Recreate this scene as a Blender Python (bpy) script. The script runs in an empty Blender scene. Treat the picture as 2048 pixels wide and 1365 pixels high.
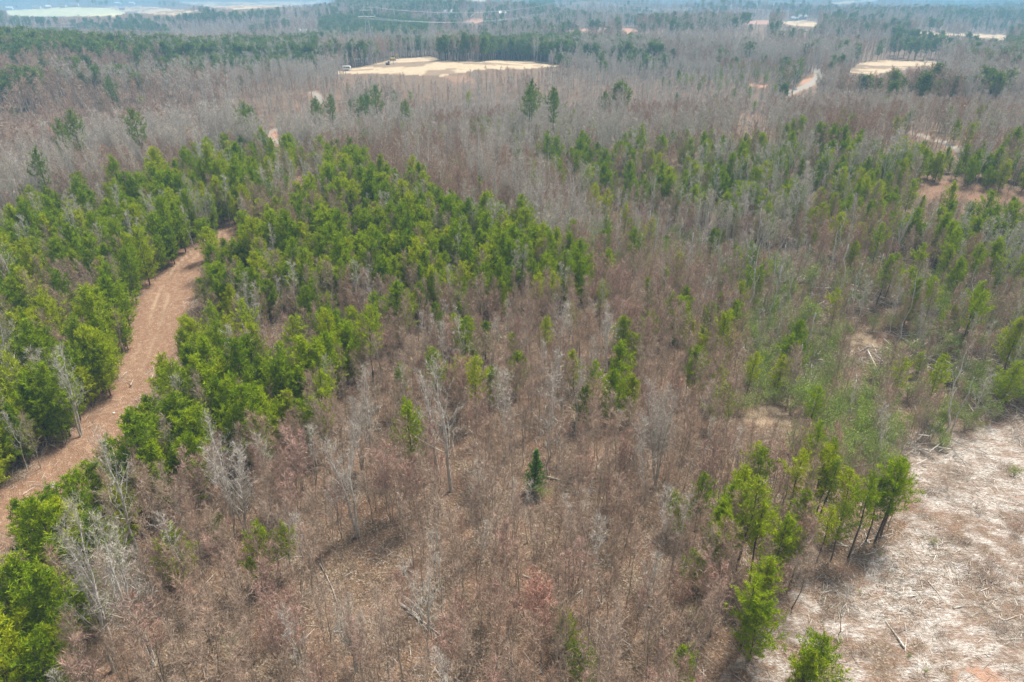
import bpy, math, random
import numpy as np
from mathutils import Vector, Matrix, Euler
R = math.radians
S = bpy.context.scene
COL = S.collection
rnd = random.Random(11)
rng = np.random.default_rng(7)

# ------------------------------------------------------------------ camera
CAMZ, PITCH, F = 45.0, 27.2, 1365.0
cd = bpy.data.cameras.new('camera'); cam = bpy.data.objects.new('camera', cd); COL.objects.link(cam)
cd.lens = 24; cd.sensor_width = 36; cd.clip_start = 0.5; cd.clip_end = 30000
cam.location = (0, 0, CAMZ); cam.rotation_euler = (R(90 - PITCH), 0, 0)
S.camera = cam
# ------------------------------------------------------------------ sky and sun
SUN_EL, SUN_AZ = 60.0, 40.0          # azimuth measured from +Y (away from the camera) towards +X
w = bpy.data.worlds.new('World'); S.world = w; w.use_nodes = True
nt = w.node_tree; nt.nodes.clear()
sky = nt.nodes.new('ShaderNodeTexSky'); sky.sky_type = 'NISHITA'; sky.sun_disc = False
sky.sun_elevation = R(SUN_EL); sky.sun_rotation = R(SUN_AZ); sky.air_density = 1.0; sky.dust_density = 3.0; sky.ozone_density = 1.0
bg = nt.nodes.new('ShaderNodeBackground'); bg.inputs[1].default_value = 0.085
wo = nt.nodes.new('ShaderNodeOutputWorld')
hs = nt.nodes.new('ShaderNodeHueSaturation'); hs.inputs['Saturation'].default_value = .3      # thin cloud: the sky light is nearly grey
nt.links.new(sky.outputs[0], hs.inputs['Color']); nt.links.new(hs.outputs[0], bg.inputs[0]); nt.links.new(bg.outputs[0], wo.inputs[0])
sd = bpy.data.lights.new('sun', 'SUN'); sun = bpy.data.objects.new('sun', sd); COL.objects.link(sun)
sd.energy = 3.0; sd.angle = R(12); sd.color = (1.0, 0.93, 0.83)
sv = Vector((math.sin(R(SUN_AZ)) * math.cos(R(SUN_EL)), math.cos(R(SUN_AZ)) * math.cos(R(SUN_EL)), math.sin(R(SUN_EL))))
sun.rotation_euler = sv.to_track_quat('Z', 'Y').to_euler()
sun.location = (0, 0, 200)
S.view_settings.view_transform = 'Standard'; S.view_settings.look = 'None'; S.view_settings.exposure = 1.15; S.view_settings.gamma = 1
S.render.engine = 'CYCLES'
S.cycles.max_bounces = 5; S.cycles.diffuse_bounces = 3; S.cycles.transmission_bounces = 2; S.cycles.volume_bounces = 0
S.cycles.use_denoising = True

# ------------------------------------------------------------------ noise, terrain, projection
_tab = np.random.default_rng(3).random((256, 256))
def vnoise(x, y):
    xi = np.floor(x).astype(int); yi = np.floor(y).astype(int); fx = x - xi; fy = y - yi
    fx = fx * fx * (3 - 2 * fx); fy = fy * fy * (3 - 2 * fy)
    a = _tab[xi & 255, yi & 255]; b = _tab[(xi + 1) & 255, yi & 255]; c = _tab[xi & 255, (yi + 1) & 255]; d = _tab[(xi + 1) & 255, (yi + 1) & 255]
    return (a * (1 - fx) + b * fx) * (1 - fy) + (c * (1 - fx) + d * fx) * fy
def fbm(x, y, s, o=4):
    v = 0; a = .5; t = 0
    for k in range(o):
        v = v + a * vnoise(x / s + 17.3 * k, y / s + 5.1 * k); t += a; a *= .5; s *= .5
    return v / t
def seg_d(x, y, pts):
    best = None; bt = None; acc = 0; out = None
    for (x0, y0), (x1, y1) in zip(pts[:-1], pts[1:]):
        dx, dy = x1 - x0, y1 - y0; L = math.hypot(dx, dy) or 1e-6
        t = np.clip(((x - x0) * dx + (y - y0) * dy) / (L * L), 0, 1)
        ex, ey = x - (x0 + t * dx), y - (y0 + t * dy); d = np.hypot(ex, ey)
        sgn = np.sign((x - x0) * dy - (y - y0) * dx)
        if best is None: best, out, side = d, acc + t * L, d * sgn
        else:
            m = d < best; best = np.where(m, d, best); out = np.where(m, acc + t * L, out); side = np.where(m, d * sgn, side)
        acc += L
    return best, side, out
def G(d, s): return np.exp(-(d / s) ** 2)
def sstep(a, b, x):
    t = np.clip((x - a) / (b - a), 0, 1); return t * t * (3 - 2 * t)
RAVINE = [(-330, 150), (-200, 215), (-110, 285), (-20, 330), (90, 330)]
HOLLOW = [(5, 190), (18, 158), (37, 111), (48, 79), (64, 62), (90, 50)]
def terr(x, y):
    x = np.asarray(x, float); y = np.asarray(y, float)
    r = np.hypot(x, y)
    h = (fbm(x, y, 60) - .5) * 3.0 * sstep(30, 120, r)
    h = h - 13 * G(seg_d(x, y, RAVINE)[0], 42) + 5 * G(np.hypot(x + 55, y - 150), 55)
    h = h - 3.5 * G(seg_d(x, y, HOLLOW)[0], 15)
    h = h + 7 * G(np.hypot(x - 120, y - 200), 75)
    h = h + 4 * G(np.hypot(x + 40, y - 480), 60) - 4 * G(np.hypot(x - 60, y - 380), 60)
    h = h + 11 * G(np.hypot(x + 330, (y - 440)), 105)
    far = sstep(430, 1100, r); h = h + far * (fbm(x + 900, y, 380, 3) - .5) * 66
    vf = sstep(1400, 4000, r); h = h + vf * ((fbm(x, y + 300, 1500, 3) - .5) * 60 - 4)
    return h
cp, sp = math.cos(R(PITCH)), math.sin(R(PITCH))
def proj(x, y, z):
    zz = z - CAMZ; d = y * cp - zz * sp; d = np.where(np.abs(d) < 1e-3, 1e-3, d)
    return 1024 + F * x / d, 682.5 - F * (y * sp + zz * cp) / d, d
def at(u, v, up=0.0):
    """the point of the ground (or of the layer UP metres over it) seen at a pixel of the photograph"""
    t = (682.5 - v) / F; dx, dy, dz = (u - 1024) / F, cp + t * sp, -sp + t * cp
    s = 20.0
    while s < 9000:
        z = CAMZ + dz * s
        if z <= float(terr(dx * s, dy * s)) + up: break
        s *= 1.004
    return dx * s, dy * s, float(terr(dx * s, dy * s))
def inpoly(u, v, poly):
    r = np.zeros(np.shape(u), bool); n = len(poly)
    for i in range(n):
        x0, y0 = poly[i]; x1, y1 = poly[(i + 1) % n]
        if y0 == y1: continue
        c = ((y0 > v) != (y1 > v)) & (u < (x1 - x0) * (v - y0) / (y1 - y0) + x0); r ^= c
    return r

# ------------------------------------------------------------------ outlines seen in the photograph
TRACK_C = [(-120, 1130), (-30, 1070), (50, 1005), (120, 950), (180, 880), (235, 800), (285, 720), (315, 640), (335, 580), (365, 530), (410, 490), (470, 455), (530, 410), (575, 375), (605, 350)]
TRACK = [(-200, 1120), (0, 1000), (70, 945), (140, 885), (190, 830), (240, 760), (258, 690), (262, 620), (300, 570), (350, 530), (385, 500), (420, 478), (450, 452), (478, 442), (500, 470), (470, 480), (412, 500), (400, 540), (376, 590), (368, 660), (345, 705), (305, 730), (295, 780), (255, 860), (205, 910), (150, 950), (80, 990), (30, 1040), (-200, 1200)]
TRACK2 = [(583, 372), (590, 352), (608, 352), (600, 378)]
CLEAR = [(1570, 1500), (1560, 1330), (1590, 1210), (1640, 1150), (1720, 1105), (1800, 1085), (1830, 1010), (1815, 940), (1790, 905), (1880, 900), (1960, 860), (2060, 815), (2400, 780), (2700, 1500)]
FIELDS = [
    [(660, 148), (720, 134), (800, 117), (860, 113), (884, 121), (950, 124), (1000, 120), (1080, 124), (1135, 131), (1060, 138), (960, 139), (885, 153), (800, 149), (735, 148)],
    [(1690, 143), (1722, 126), (1760, 121), (1880, 124), (1915, 129), (1850, 136), (1790, 141), (1745, 152)],
    [(1812, 62), (1900, 66), (2014, 71), (2012, 82), (1975, 78), (1930, 72), (1840, 69)],
    [(210, 14), (300, 13), (345, 19), (400, 22), (345, 32), (250, 24)],
    [(350, 4), (620, 3), (700, 2), (560, 14), (470, 20), (395, 12)],
    [(1555, 44), (1610, 41), (1640, 46), (1625, 55), (1580, 51)],
    [(938, -2), (972, -2), (968, 4), (948, 5)],
    [(1660, 6), (1750, -1), (1755, 3), (1670, 9)],
]
GREENF = [[(12, 22), (60, 19), (140, 15), (215, 16), (255, 26), (230, 32), (100, 34), (16, 32)]]
REDS = [[(1238, 58), (1262, 57), (1276, 63), (1255, 69)], [(1105, 63), (1170, 57), (1240, 57), (1170, 62)], [(1478, 44), (1540, 40), (1537, 49), (1490, 50)],
        [(1598, 170), (1606, 160), (1634, 154), (1632, 161), (1610, 168)], [(394, 272), (408, 261), (420, 263), (436, 275)], [(523, 274), (530, 266), (556, 264), (556, 280), (540, 279)],
        [(1572, 190), (1578, 181), (1596, 178), (1590, 187)], [(1495, 167), (1535, 172), (1530, 177), (1500, 172)],
        [(920, 42), (968, 38), (968, 45), (952, 47)]]
RED2 = [[(880, 152), (930, 150), (960, 168), (915, 168)], [(1790, 380), (1870, 362), (1950, 372), (2060, 385), (2060, 412), (1960, 400), (1860, 398)], [(1440, 230), (1490, 224), (1560, 232), (1500, 240)]]
ROADS = [([(1572, 192), (1590, 182), (1612, 174), (1628, 165), (1638, 155), (1638, 147), (1630, 140), (1617, 135)], 5.0),
         ([(1760, 250), (1800, 260), (1840, 272), (1885, 285), (1935, 310)], 2.4),
         ([(640, 300), (590, 289), (548, 282), (522, 271), (480, 273), (430, 279)], 3.4), ([(520, 272), (550, 262), (575, 256)], 2.2),
         ([(625, 186), (634, 192), (645, 204)], 3.5)]
OPEN = [TRACK, TRACK2, CLEAR, [(1048, 900), (1090, 900), (1094, 968), (1044, 968)], [(705, 985), (738, 985), (742, 1095), (712, 1095)], [(880, 880), (925, 880), (925, 1000), (900, 1005)], [(475, 990), (500, 990), (505, 1060), (480, 1050)], [(1222, 720), (1262, 720), (1275, 800), (1215, 800)]] + FIELDS + GREENF + REDS + [[(1793, 385), (1870, 366), (1950, 376), (2060, 389), (2060, 405), (1960, 396), (1860, 394)],
        [(1575, 186), (1600, 174), (1620, 165), (1632, 156), (1631, 147), (1617, 138), (1617, 134), (1640, 142), (1645, 155), (1632, 168), (1612, 182), (1590, 192)],
        [(1780, 254), (1850, 268), (1935, 304), (1930, 314), (1885, 292), (1838, 276), (1790, 262)],
        [(412, 280), (412, 269), (445, 268), (445, 284)], [(520, 268), (590, 285), (584, 291), (545, 286)],
        [(627, 187), (633, 186), (646, 200), (640, 206)], [(1455, 230), (1490, 225), (1560, 232), (1500, 237)],
        [(1690, 675), (1745, 670), (1765, 700), (1735, 715)], [(1480, 815), (1560, 820), (1590, 850), (1500, 845)], [(640, 1100), (800, 1090), (800, 1130), (680, 1150)]]

# ------------------------------------------------------------------ materials
def mat(name, rough=.9, spec=.2):
    m = bpy.data.materials.new(name); m.use_nodes = True
    b = m.node_tree.nodes['Principled BSDF']; b.inputs['Roughness'].default_value = rough
    b.inputs['Specular IOR Level'].default_value = spec
    return m, m.node_tree, b
def nn(t, kind, **kw):
    n = t.nodes.new('ShaderNode' + kind)
    for k, v in kw.items(): setattr(n, k, v)
    return n
def ramp(t, src, stops, interp='LINEAR'):
    n = nn(t, 'ValToRGB'); n.color_ramp.interpolation = interp; e = n.color_ramp.elements
    while len(e) < len(stops): e.new(.5)
    for el, (p, c) in zip(e, stops): el.position = p; el.color = (*c, 1)
    t.links.new(src, n.inputs[0]); return n.outputs[0]
def mixc(t, f, a, b, mode='MIX'):
    n = nn(t, 'Mix', data_type='RGBA', blend_type=mode)
    for i, s in ((0, f), (6, a), (7, b)):
        if hasattr(s, 'is_output') or isinstance(s, bpy.types.NodeSocket): t.links.new(s, n.inputs[i])
        elif i == 0: n.inputs[0].default_value = s
        else: n.inputs[i].default_value = (*s, 1)
    return n.outputs[2]
def noise(t, co, scale, detail=3, rough=.5, w=None):
    n = nn(t, 'TexNoise'); n.inputs['Scale'].default_value = scale; n.inputs['Detail'].default_value = detail; n.inputs['Roughness'].default_value = rough
    t.links.new(co, n.inputs['Vector']); return n.outputs[0]

def bark_mat(name, stops, rough=.9):
    m, t, b = mat(name, rough)
    oi = nn(t, 'ObjectInfo'); c1 = ramp(t, oi.outputs['Random'], stops)
    tc = nn(t, 'TexCoord'); nz = noise(t, tc.outputs['Object'], 3.0, 3, .7)
    dark = ramp(t, nz, [(.35, (.62, .6, .58)), (.65, (1.25, 1.25, 1.25))])
    t.links.new(mixc(t, 1.0, c1, dark, 'MULTIPLY'), b.inputs['Base Color'])
    return m
M = {}
M['bark_grey'] = bark_mat('bark_grey', [(0, (.50, .48, .42)), (.5, (.58, .55, .50)), (1, (.42, .38, .33))])
M['bark_brown'] = bark_mat('bark_brown', [(0, (.37, .32, .255)), (.5, (.43, .38, .315)), (1, (.29, .255, .215))])
M['twig_brown'] = bark_mat('twig_brown', [(0, (.44, .30, .215)), (.3, (.49, .38, .30)), (.55, (.36, .265, .20)), (.8, (.46, .31, .225)), (1, (.34, .265, .20))])
M['twig_grey'] = bark_mat('twig_grey', [(0, (.52, .48, .42)), (.5, (.55, .505, .445)), (1, (.43, .39, .33))])
M['twig_red'] = bark_mat('twig_red', [(0, (.55, .22, .15)), (1, (.50, .29, .22))])
M['twig_rose'] = bark_mat('twig_rose', [(0, (.42, .26, .20)), (.5, (.46, .31, .255)), (1, (.38, .24, .19))])
M['bark_white'] = bark_mat('bark_white', [(0, (.58, .56, .51)), (1, (.45, .43, .39))])
M['bark_pine'] = bark_mat('bark_pine', [(0, (.13, .10, .08)), (1, (.18, .14, .11))])
M['log_grey'] = bark_mat('log_grey', [(0, (.46, .43, .39)), (.5, (.33, .30, .26)), (1, (.55, .52, .47))])
M['dry_grass'] = bark_mat('dry_grass', [(0, (.50, .38, .22)), (1, (.56, .42, .27))])

def leaf_mat(name, stops, patch, trans=.22, pf=.6):
    m = bpy.data.materials.new(name); m.use_nodes = True; t = m.node_tree; t.nodes.clear()
    out = nn(t, 'OutputMaterial'); oi = nn(t, 'ObjectInfo'); c = ramp(t, oi.outputs['Random'], stops)
    tc = nn(t, 'TexCoord'); nz = noise(t, tc.outputs['Object'], 1.3, 2, .6)
    f = ramp(t, nz, [(.42, (0, 0, 0)), (.62, (pf, pf, pf))])
    col = mixc(t, f, c, patch)
    d = nn(t, 'BsdfDiffuse'); tr = nn(t, 'BsdfTranslucent'); mx = nn(t, 'MixShader'); mx.inputs[0].default_value = trans
    t.links.new(col, d.inputs[0]); t.links.new(col, tr.inputs[0]); t.links.new(d.outputs[0], mx.inputs[1]); t.links.new(tr.outputs[0], mx.inputs[2])
    t.links.new(mx.outputs[0], out.inputs[0]); return m
M['needle_young'] = leaf_mat('needle_young', [(0, (.115, .20, .012)), (.2, (.18, .28, .010)), (.45, (.245, .35, .010)), (.7, (.32, .40, .012)), (.88, (.43, .47, .016)), (1, (.18, .27, .03))], (.38, .45, .012), .28)
M['needle_mid'] = leaf_mat('needle_mid', [(0, (.11, .20, .04)), (1, (.17, .25, .05))], (.22, .28, .05))
M['needle_cedar'] = leaf_mat('needle_cedar', [(0, (.10, .24, .04)), (1, (.13, .26, .04))], (.18, .33, .05))
M['needle_dark'] = leaf_mat('needle_dark', [(0, (.10, .17, .045)), (.5, (.16, .23, .05)), (1, (.23, .29, .06))], (.24, .28, .06))
M['leaf_dull'] = leaf_mat('leaf_dull', [(0, (.16, .23, .065)), (.5, (.25, .33, .085)), (1, (.24, .34, .05))], (.34, .40, .10))
M['leaf_pale'] = leaf_mat('leaf_pale', [(0, (.26, .33, .08)), (1, (.22, .28, .10))], (.30, .32, .12))

# ground
def ground_mat():
    m, t, b = mat('forest_floor', .95, .1)
    tc = nn(t, 'TexCoord'); co = tc.outputs['Object']
    z1 = nn(t, 'Attribute', attribute_name='zones'); z2 = nn(t, 'Attribute', attribute_name='zones2')
    s1 = nn(t, 'SeparateColor'); s2 = nn(t, 'SeparateColor'); t.links.new(z1.outputs[0], s1.inputs[0]); t.links.new(z2.outputs[0], s2.inputs[0])
    vo = nn(t, 'TexVoronoi'); vo.inputs['Scale'].default_value = 8.0; t.links.new(co, vo.inputs['Vector'])
    sv_ = nn(t, 'SeparateColor'); t.links.new(vo.outputs['Color'], sv_.inputs[0])
    vo2 = nn(t, 'TexVoronoi'); vo2.inputs['Scale'].default_value = 2.1; t.links.new(co, vo2.inputs['Vector'])
    sv2 = nn(t, 'SeparateColor'); t.links.new(vo2.outputs['Color'], sv2.inputs[0])
    leaf = ramp(t, sv_.outputs[0], [(0, (.06, .042, .028)), (.3, (.115, .080, .053)), (.6, (.19, .130, .084)), (.85, (.28, .205, .14)), (.97, (.42, .35, .27))])
    n1 = noise(t, co, .22, 4, .6); n2 = noise(t, co, 1.6, 4, .65); n3 = noise(t, co, .05, 3, .5)
    leaf = mixc(t, ramp(t, n2, [(.35, (0, 0, 0)), (.7, (.8, .8, .8))]), leaf, (.12, .092, .066))
    leaf = mixc(t, ramp(t, n1, [(.45, (0, 0, 0)), (.75, (.55, .55, .55))]), leaf, (.28, .155, .10))
    # dirt track
    dirt = ramp(t, sv2.outputs[1], [(0, (.23, .145, .092)), (.5, (.27, .175, .115)), (1, (.33, .22, .145))])
    dirt = mixc(t, ramp(t, n2, [(.38, (0, 0, 0)), (.62, (.85, .85, .85))]), dirt, (.22, .125, .078))
    dirt = mixc(t, ramp(t, sv_.outputs[1], [(.93, (0, 0, 0)), (.95, (.5, .5, .5))]), dirt, (.48, .36, .27))
    col = mixc(t, s1.outputs[0], leaf, dirt)
    # cleared ground: bleached slash
    mp = nn(t, 'Mapping'); mp.inputs['Scale'].default_value = (1, 2.6, 1); mp.inputs['Rotation'].default_value = (0, 0, .5); t.links.new(co, mp.inputs[0])
    n4 = noise(t, mp.outputs[0], 2.4, 6, .72); n5 = noise(t, mp.outputs[0], .42, 4, .6)
    cl = ramp(t, n4, [(.30, (.12, .085, .062)), (.41, (.26, .205, .16)), (.50, (.40, .36, .32)), (.60, (.53, .505, .48)), (.75, (.67, .655, .635))])
    cl = mixc(t, ramp(t, n5, [(.44, (0, 0, 0)), (.56, (.85, .85, .85))]), cl, ramp(t, n4, [(.3, (.11, .075, .055)), (.5, (.25, .18, .135)), (.7, (.42, .35, .29))]))
    col = mixc(t, s1.outputs[1], col, cl)
    fld = ramp(t, n1, [(.3, (.37, .29, .18)), (.5, (.52, .41, .28)), (.7, (.41, .33, .21))])
    col = mixc(t, s1.outputs[2], col, fld)
    col = mixc(t, s2.outputs[0], col, ramp(t, n2, [(.3, (.36, .19, .12)), (.7, (.46, .28, .19))]))
    col = mixc(t, s2.outputs[1], col, ramp(t, n2, [(.3, (.27, .24, .20)), (.7, (.38, .35, .31))]))
    col = mixc(t, s2.outputs[2], col, ramp(t, n3, [(.35, (.42, .46, .26)), (.65, (.60, .55, .36))]))
    t.links.new(col, b.inputs['Base Color'])
    bp = nn(t, 'Bump'); bp.inputs['Strength'].default_value = .7; bp.inputs['Distance'].default_value = .12
    ad = nn(t, 'Math', operation='ADD'); t.links.new(vo.outputs['Distance'], ad.inputs[0]); t.links.new(n4, ad.inputs[1])
    t.links.new(ad.outputs[0], bp.inputs['Height']); t.links.new(bp.outputs[0], b.inputs['Normal'])
    return m
def plain(name, col, rough=.7, metal=0, nscale=4.0, var=.12):
    m, t, b = mat(name, rough, .4); b.inputs['Metallic'].default_value = metal
    tc = nn(t, 'TexCoord'); nz = noise(t, tc.outputs['Object'], nscale, 4, .6)
    lo = tuple(c * (1 - var) for c in col); hi = tuple(min(1, c * (1 + var)) for c in col)
    t.links.new(ramp(t, nz, [(.35, lo), (.65, hi)]), b.inputs['Base Color']); return m

# ------------------------------------------------------------------ object helpers
def tag(o, label=None, cat=None, group=None, kind=None):
    if label: o['label'] = label
    if cat: o['category'] = cat
    if group: o['group'] = group
    if kind: o['kind'] = kind
    return o
def mesh_np(name, V, Fc, mats, mi=None, smooth=False):
    me = bpy.data.meshes.new(name); me.from_pydata(V, [], Fc)
    for m in mats: me.materials.append(m)
    if mi is not None: me.polygons.foreach_set('material_index', np.array(mi, dtype=np.int32))
    if smooth: me.polygons.foreach_set('use_smooth', np.ones(len(Fc), bool))
    me.update(); return me
def link(name, me, parent=None):
    o = bpy.data.objects.new(name, me); COL.objects.link(o)
    if parent: o.parent = parent
    return o
class MB:
    def __init__(s): s.V = []; s.F = []; s.I = []
    def face(s, pts, mi=0):
        n = len(s.V); s.V += [tuple(p) for p in pts]; s.F.append(tuple(range(n, n + len(pts)))); s.I.append(mi)
    def tube(s, pts, rad, n=5, mi=0, cap=False):
        base = len(s.V); prev = None
        for i, p in enumerate(pts):
            d = (pts[min(i + 1, len(pts) - 1)] - pts[max(i - 1, 0)])
            d = d.normalized() if d.length > 1e-9 else Vector((0, 0, 1))
            a = d.cross(Vector((1, 0, 0)) if abs(d.x) < .8 else Vector((0, 1, 0))).normalized(); b = d.cross(a)
            for k in range(n):
                an = 2 * math.pi * k / n; s.V.append(tuple(p + (a * math.cos(an) + b * math.sin(an)) * rad[i]))
        for i in range(len(pts) - 1):
            for k in range(n):
                k2 = (k + 1) % n; q = base + i * n
                s.F.append((q + k, q + k2, q + n + k2, q + n + k)); s.I.append(mi)
        if cap:
            s.F.append(tuple(base + k for k in range(n))[::-1]); s.I.append(mi)
            s.F.append(tuple(base + (len(pts) - 1) * n + k for k in range(n))); s.I.append(mi)
    def twig(s, p, d, L, wd, mi=0, rr=rnd):
        a = d.cross(Vector((rr.uniform(-1, 1), rr.uniform(-1, 1), rr.uniform(-1, 1)))).normalized() * wd * .5
        s.face((p - a, p + a, p + d * L), mi)
    def box(s, x0, x1, y0, y1, z0, z1, mi=0):
        n = len(s.V); s.V += [(x0, y0, z0), (x1, y0, z0), (x1, y1, z0), (x0, y1, z0), (x0, y0, z1), (x1, y0, z1), (x1, y1, z1), (x0, y1, z1)]
        for f in ((0, 3, 2, 1), (4, 5, 6, 7), (0, 1, 5, 4), (1, 2, 6, 5), (2, 3, 7, 6), (3, 0, 4, 7)):
            s.F.append(tuple(n + k for k in f)); s.I.append(mi)
    def mesh(s, name, mats, smooth=False): return mesh_np(name, s.V, s.F, mats, s.I, smooth)
    def join(s, o, off=0):
        n = len(s.V); s.V += o.V; s.F += [tuple(n + k for k in f) for f in o.F]; s.I += [i + off for i in o.I]

def rdir(rr, up=0.0):
    v = Vector((rr.gauss(0, 1), rr.gauss(0, 1), rr.gauss(0, 1) + up)); return v.normalized()

# ------------------------------------------------------------------ bare broadleaf trees
def bare(seed, H, r0, nb, start=.3, spread=.32, elev=50, nsub=5, ntw=5, leaders=1, tw=.016, mats=('bark_brown', 'twig_brown'), kink=.02, redtip=False, tipm='twig_red', twl=.45, broken=False):
    rr = random.Random(seed); T = MB(); C = MB()
    stems = []
    for k in range(leaders):
        az = rr.uniform(0, 6.28) if leaders == 1 else k * 6.28 / leaders + rr.uniform(-.4, .4)
        lean = rr.uniform(0, .05) if leaders == 1 else rr.uniform(.07, .2)
        hh = H * rr.uniform(.88, 1.0) if k else H
        p = Vector((0, 0, -.3)); pts = [p.copy()]; n = 8
        if leaders > 1: pts[0] = Vector((math.cos(az), math.sin(az), 0)) * r0 * .6 + Vector((0, 0, -.3))
        q = pts[0].copy()
        for i in range(n):
            f = (i + 1) / n
            q = q + Vector((math.cos(az) * lean * math.sin(min(1, f * 1.5) * 1.57), math.sin(az) * lean * math.sin(min(1, f * 1.5) * 1.57), 1)) * (hh / n) + Vector((rr.gauss(0, kink), rr.gauss(0, kink), 0)) * hh / n * 4
            pts.append(q.copy())
        rs = r0 / (leaders ** .4)
        rad = [max(.012, rs * (1 - (i / n)) ** .85 + .008) for i in range(n + 1)]
        if broken: rad = [max(r, rs * .45) for r in rad]
        T.tube(pts, rad, 6, 0, cap=broken); stems.append((pts, hh, az))
    g = 0.0
    for (pts, hh, az0) in stems:
        for b in range(nb):
            f = start + (1 - start) * ((b + rr.random()) / nb) ** .9; f = min(f, .985)
            x = f * (len(pts) - 1); i = int(x); P = pts[i].lerp(pts[min(i + 1, len(pts) - 1)], x - i)
            g += 2.4 + rr.uniform(-.5, .5)
            L = hh * spread * (1.15 - f) ** .75 * rr.uniform(.55, 1.15) + .25
            el = R(elev + 22 * f + rr.uniform(-14, 12)); d = Vector((math.cos(g) * math.cos(el), math.sin(g) * math.cos(el), math.sin(el)))
            bp = [P.copy()]; q = P.copy(); dd = d.copy(); br = max(.011, r0 * .34 * (1.1 - f))
            for k in range(3):
                dd = (dd + Vector((rr.gauss(0, .16), rr.gauss(0, .16), .10 + rr.gauss(0, .08)))).normalized(); q = q + dd * L / 3; bp.append(q.copy())
            C.tube(bp, [br, br * .7, br * .45, .006], 3, 0)
            if nsub == 0: continue
            for s_ in range(nsub):
                t = .25 + .75 * (s_ + rr.random()) / nsub; x = t * 3; i = min(2, int(x)); Q = bp[i].lerp(bp[i + 1], x - i)
                sd_ = (dd * .9 + rdir(rr, .5) * .85).normalized(); sl = L * rr.uniform(.25, .5) * (1.2 - .5 * t)
                e = Q + sd_ * sl
                a = sd_.cross(rdir(rr)).normalized() * max(.008, br * .38)
                C.face((Q - a, Q + a, e), 0)
                a2 = sd_.cross(a).normalized() * a.length; C.face((Q - a2, Q + a2, e), 0)
                for k in range(ntw):
                    tt = (k + rr.random()) / ntw; W = Q.lerp(e, tt); td = (sd_ + rdir(rr, .35) * .95).normalized()
                    tip = redtip and W.z > H * .45
                    C.twig(W, td, twl * rr.uniform(.5, 1.25), tw, 2 if tip else 1, rr)
    mats = [M[mats[0]], M[mats[1]], M[tipm]]
    return T, C, mats

# ------------------------------------------------------------------ pines
def pine(seed, H, Rm, start=.18, whorl=.42, nbr=5, ntuft=9, nl=.26, nw=.055, nn_=6, topround=.42, mats=('bark_pine', 'needle_young'), droop=0.0, sparse=1.0, r0=.09, lobes=True):
    rr = random.Random(seed); T = MB(); C = MB()
    p = Vector((0, 0, -.3)); pts = [p.copy()]; n = 7
    for i in range(n):
        p = p + Vector((rr.gauss(0, .035), rr.gauss(0, .035), 1)) * ((H + .3) / n); pts.append(p.copy())
    T.tube(pts, [r0 * (1 - i / n) ** .8 + .012 for i in range(n + 1)], 6, 0)
    z = H * start; g = rr.uniform(0, 6)
    lob = [rr.uniform(.6, 1.25) for _ in range(7)]; ph = rr.uniform(0, 6)
    # dead lower limbs
    for k in range(8):
        zz = H * start * rr.uniform(.3, 1.3); a = rr.uniform(0, 6.28); x = (zz + .3) / (H + .3) * n; i = int(x); P = pts[i].lerp(pts[i + 1], x - i)
        T.tube([P, P + Vector((math.cos(a), math.sin(a), rr.uniform(-.2, .3))) * rr.uniform(.4, 1.1) * Rm * .5], [.018, .006], 3, 0)
    while z < H * .99:
        f = max(0.0, (z / H - start) / (1 - start))
        prof = (math.sin(min(1, f * 2.2 + .25) * 1.57)) * (1 - f ** (1.6 / topround * .55)) ** .75
        nb = nbr if f < .85 else max(3, nbr - 1)
        for b in range(nb):
            if rr.random() > sparse: continue
            g += 6.283 / nb + rr.uniform(-.35, .35)
            li = (g + ph) % 6.283 / 6.283 * 7; lo = lob[int(li) % 7] if lobes else 1
            L = max(.22, Rm * prof * lo * rr.uniform(.7, 1.18)); el = R(12 + 50 * f + rr.uniform(-14, 14) - droop)
            d = Vector((math.cos(g) * math.cos(el), math.sin(g) * math.cos(el), math.sin(el)))
            x = (z + .3) / (H + .3) * n; i = min(n - 1, int(x)); P = pts[i].lerp(pts[i + 1], x - i)
            q = P.copy(); bp = [q.copy()]; dd = d.copy()
            for k in range(3):
                dd = (dd + Vector((rr.gauss(0, .1), rr.gauss(0, .1), .17))).normalized(); q = q + dd * L / 3; bp.append(q.copy())
            C.tube(bp, [.022, .017, .012, .006], 3, 0)
            m = max(2, int(ntuft * (L / Rm) ** 1.1 + .5))
            for k in range(m):
                t = .22 + .78 * (k + rr.random()) / m; x = t * 3; i = min(2, int(x)); Q = bp[i].lerp(bp[i + 1], min(1, x - i))
                off = rdir(rr, .25) * L * .26 * (1.25 - t) * rr.random() ** .5; side = dd.cross(Vector((0, 0, 1)))
                Q = Q + off + side * rr.uniform(-.3, .3) * L * (1.1 - t)
                ax = (dd * .6 + rdir(rr) * .35 + Vector((0, 0, .65))).normalized(); sz = rr.uniform(.75, 1.25)
                for j in range(nn_):
                    v = (ax * .75 + rdir(rr) * .8).normalized(); a = v.cross(rdir(rr)).normalized() * nw * .5 * sz
                    s0 = Q + ax * rr.uniform(-.1, .12) * nl / .26
                    C.face((s0 - a * .6, s0 + a * .6, s0 + v * nl * sz * .6 + a, s0 + v * nl * sz), 1)
        z += whorl * rr.uniform(.75, 1.25)
    return T, C, [M[mats[0]], M[mats[1]]]

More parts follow.
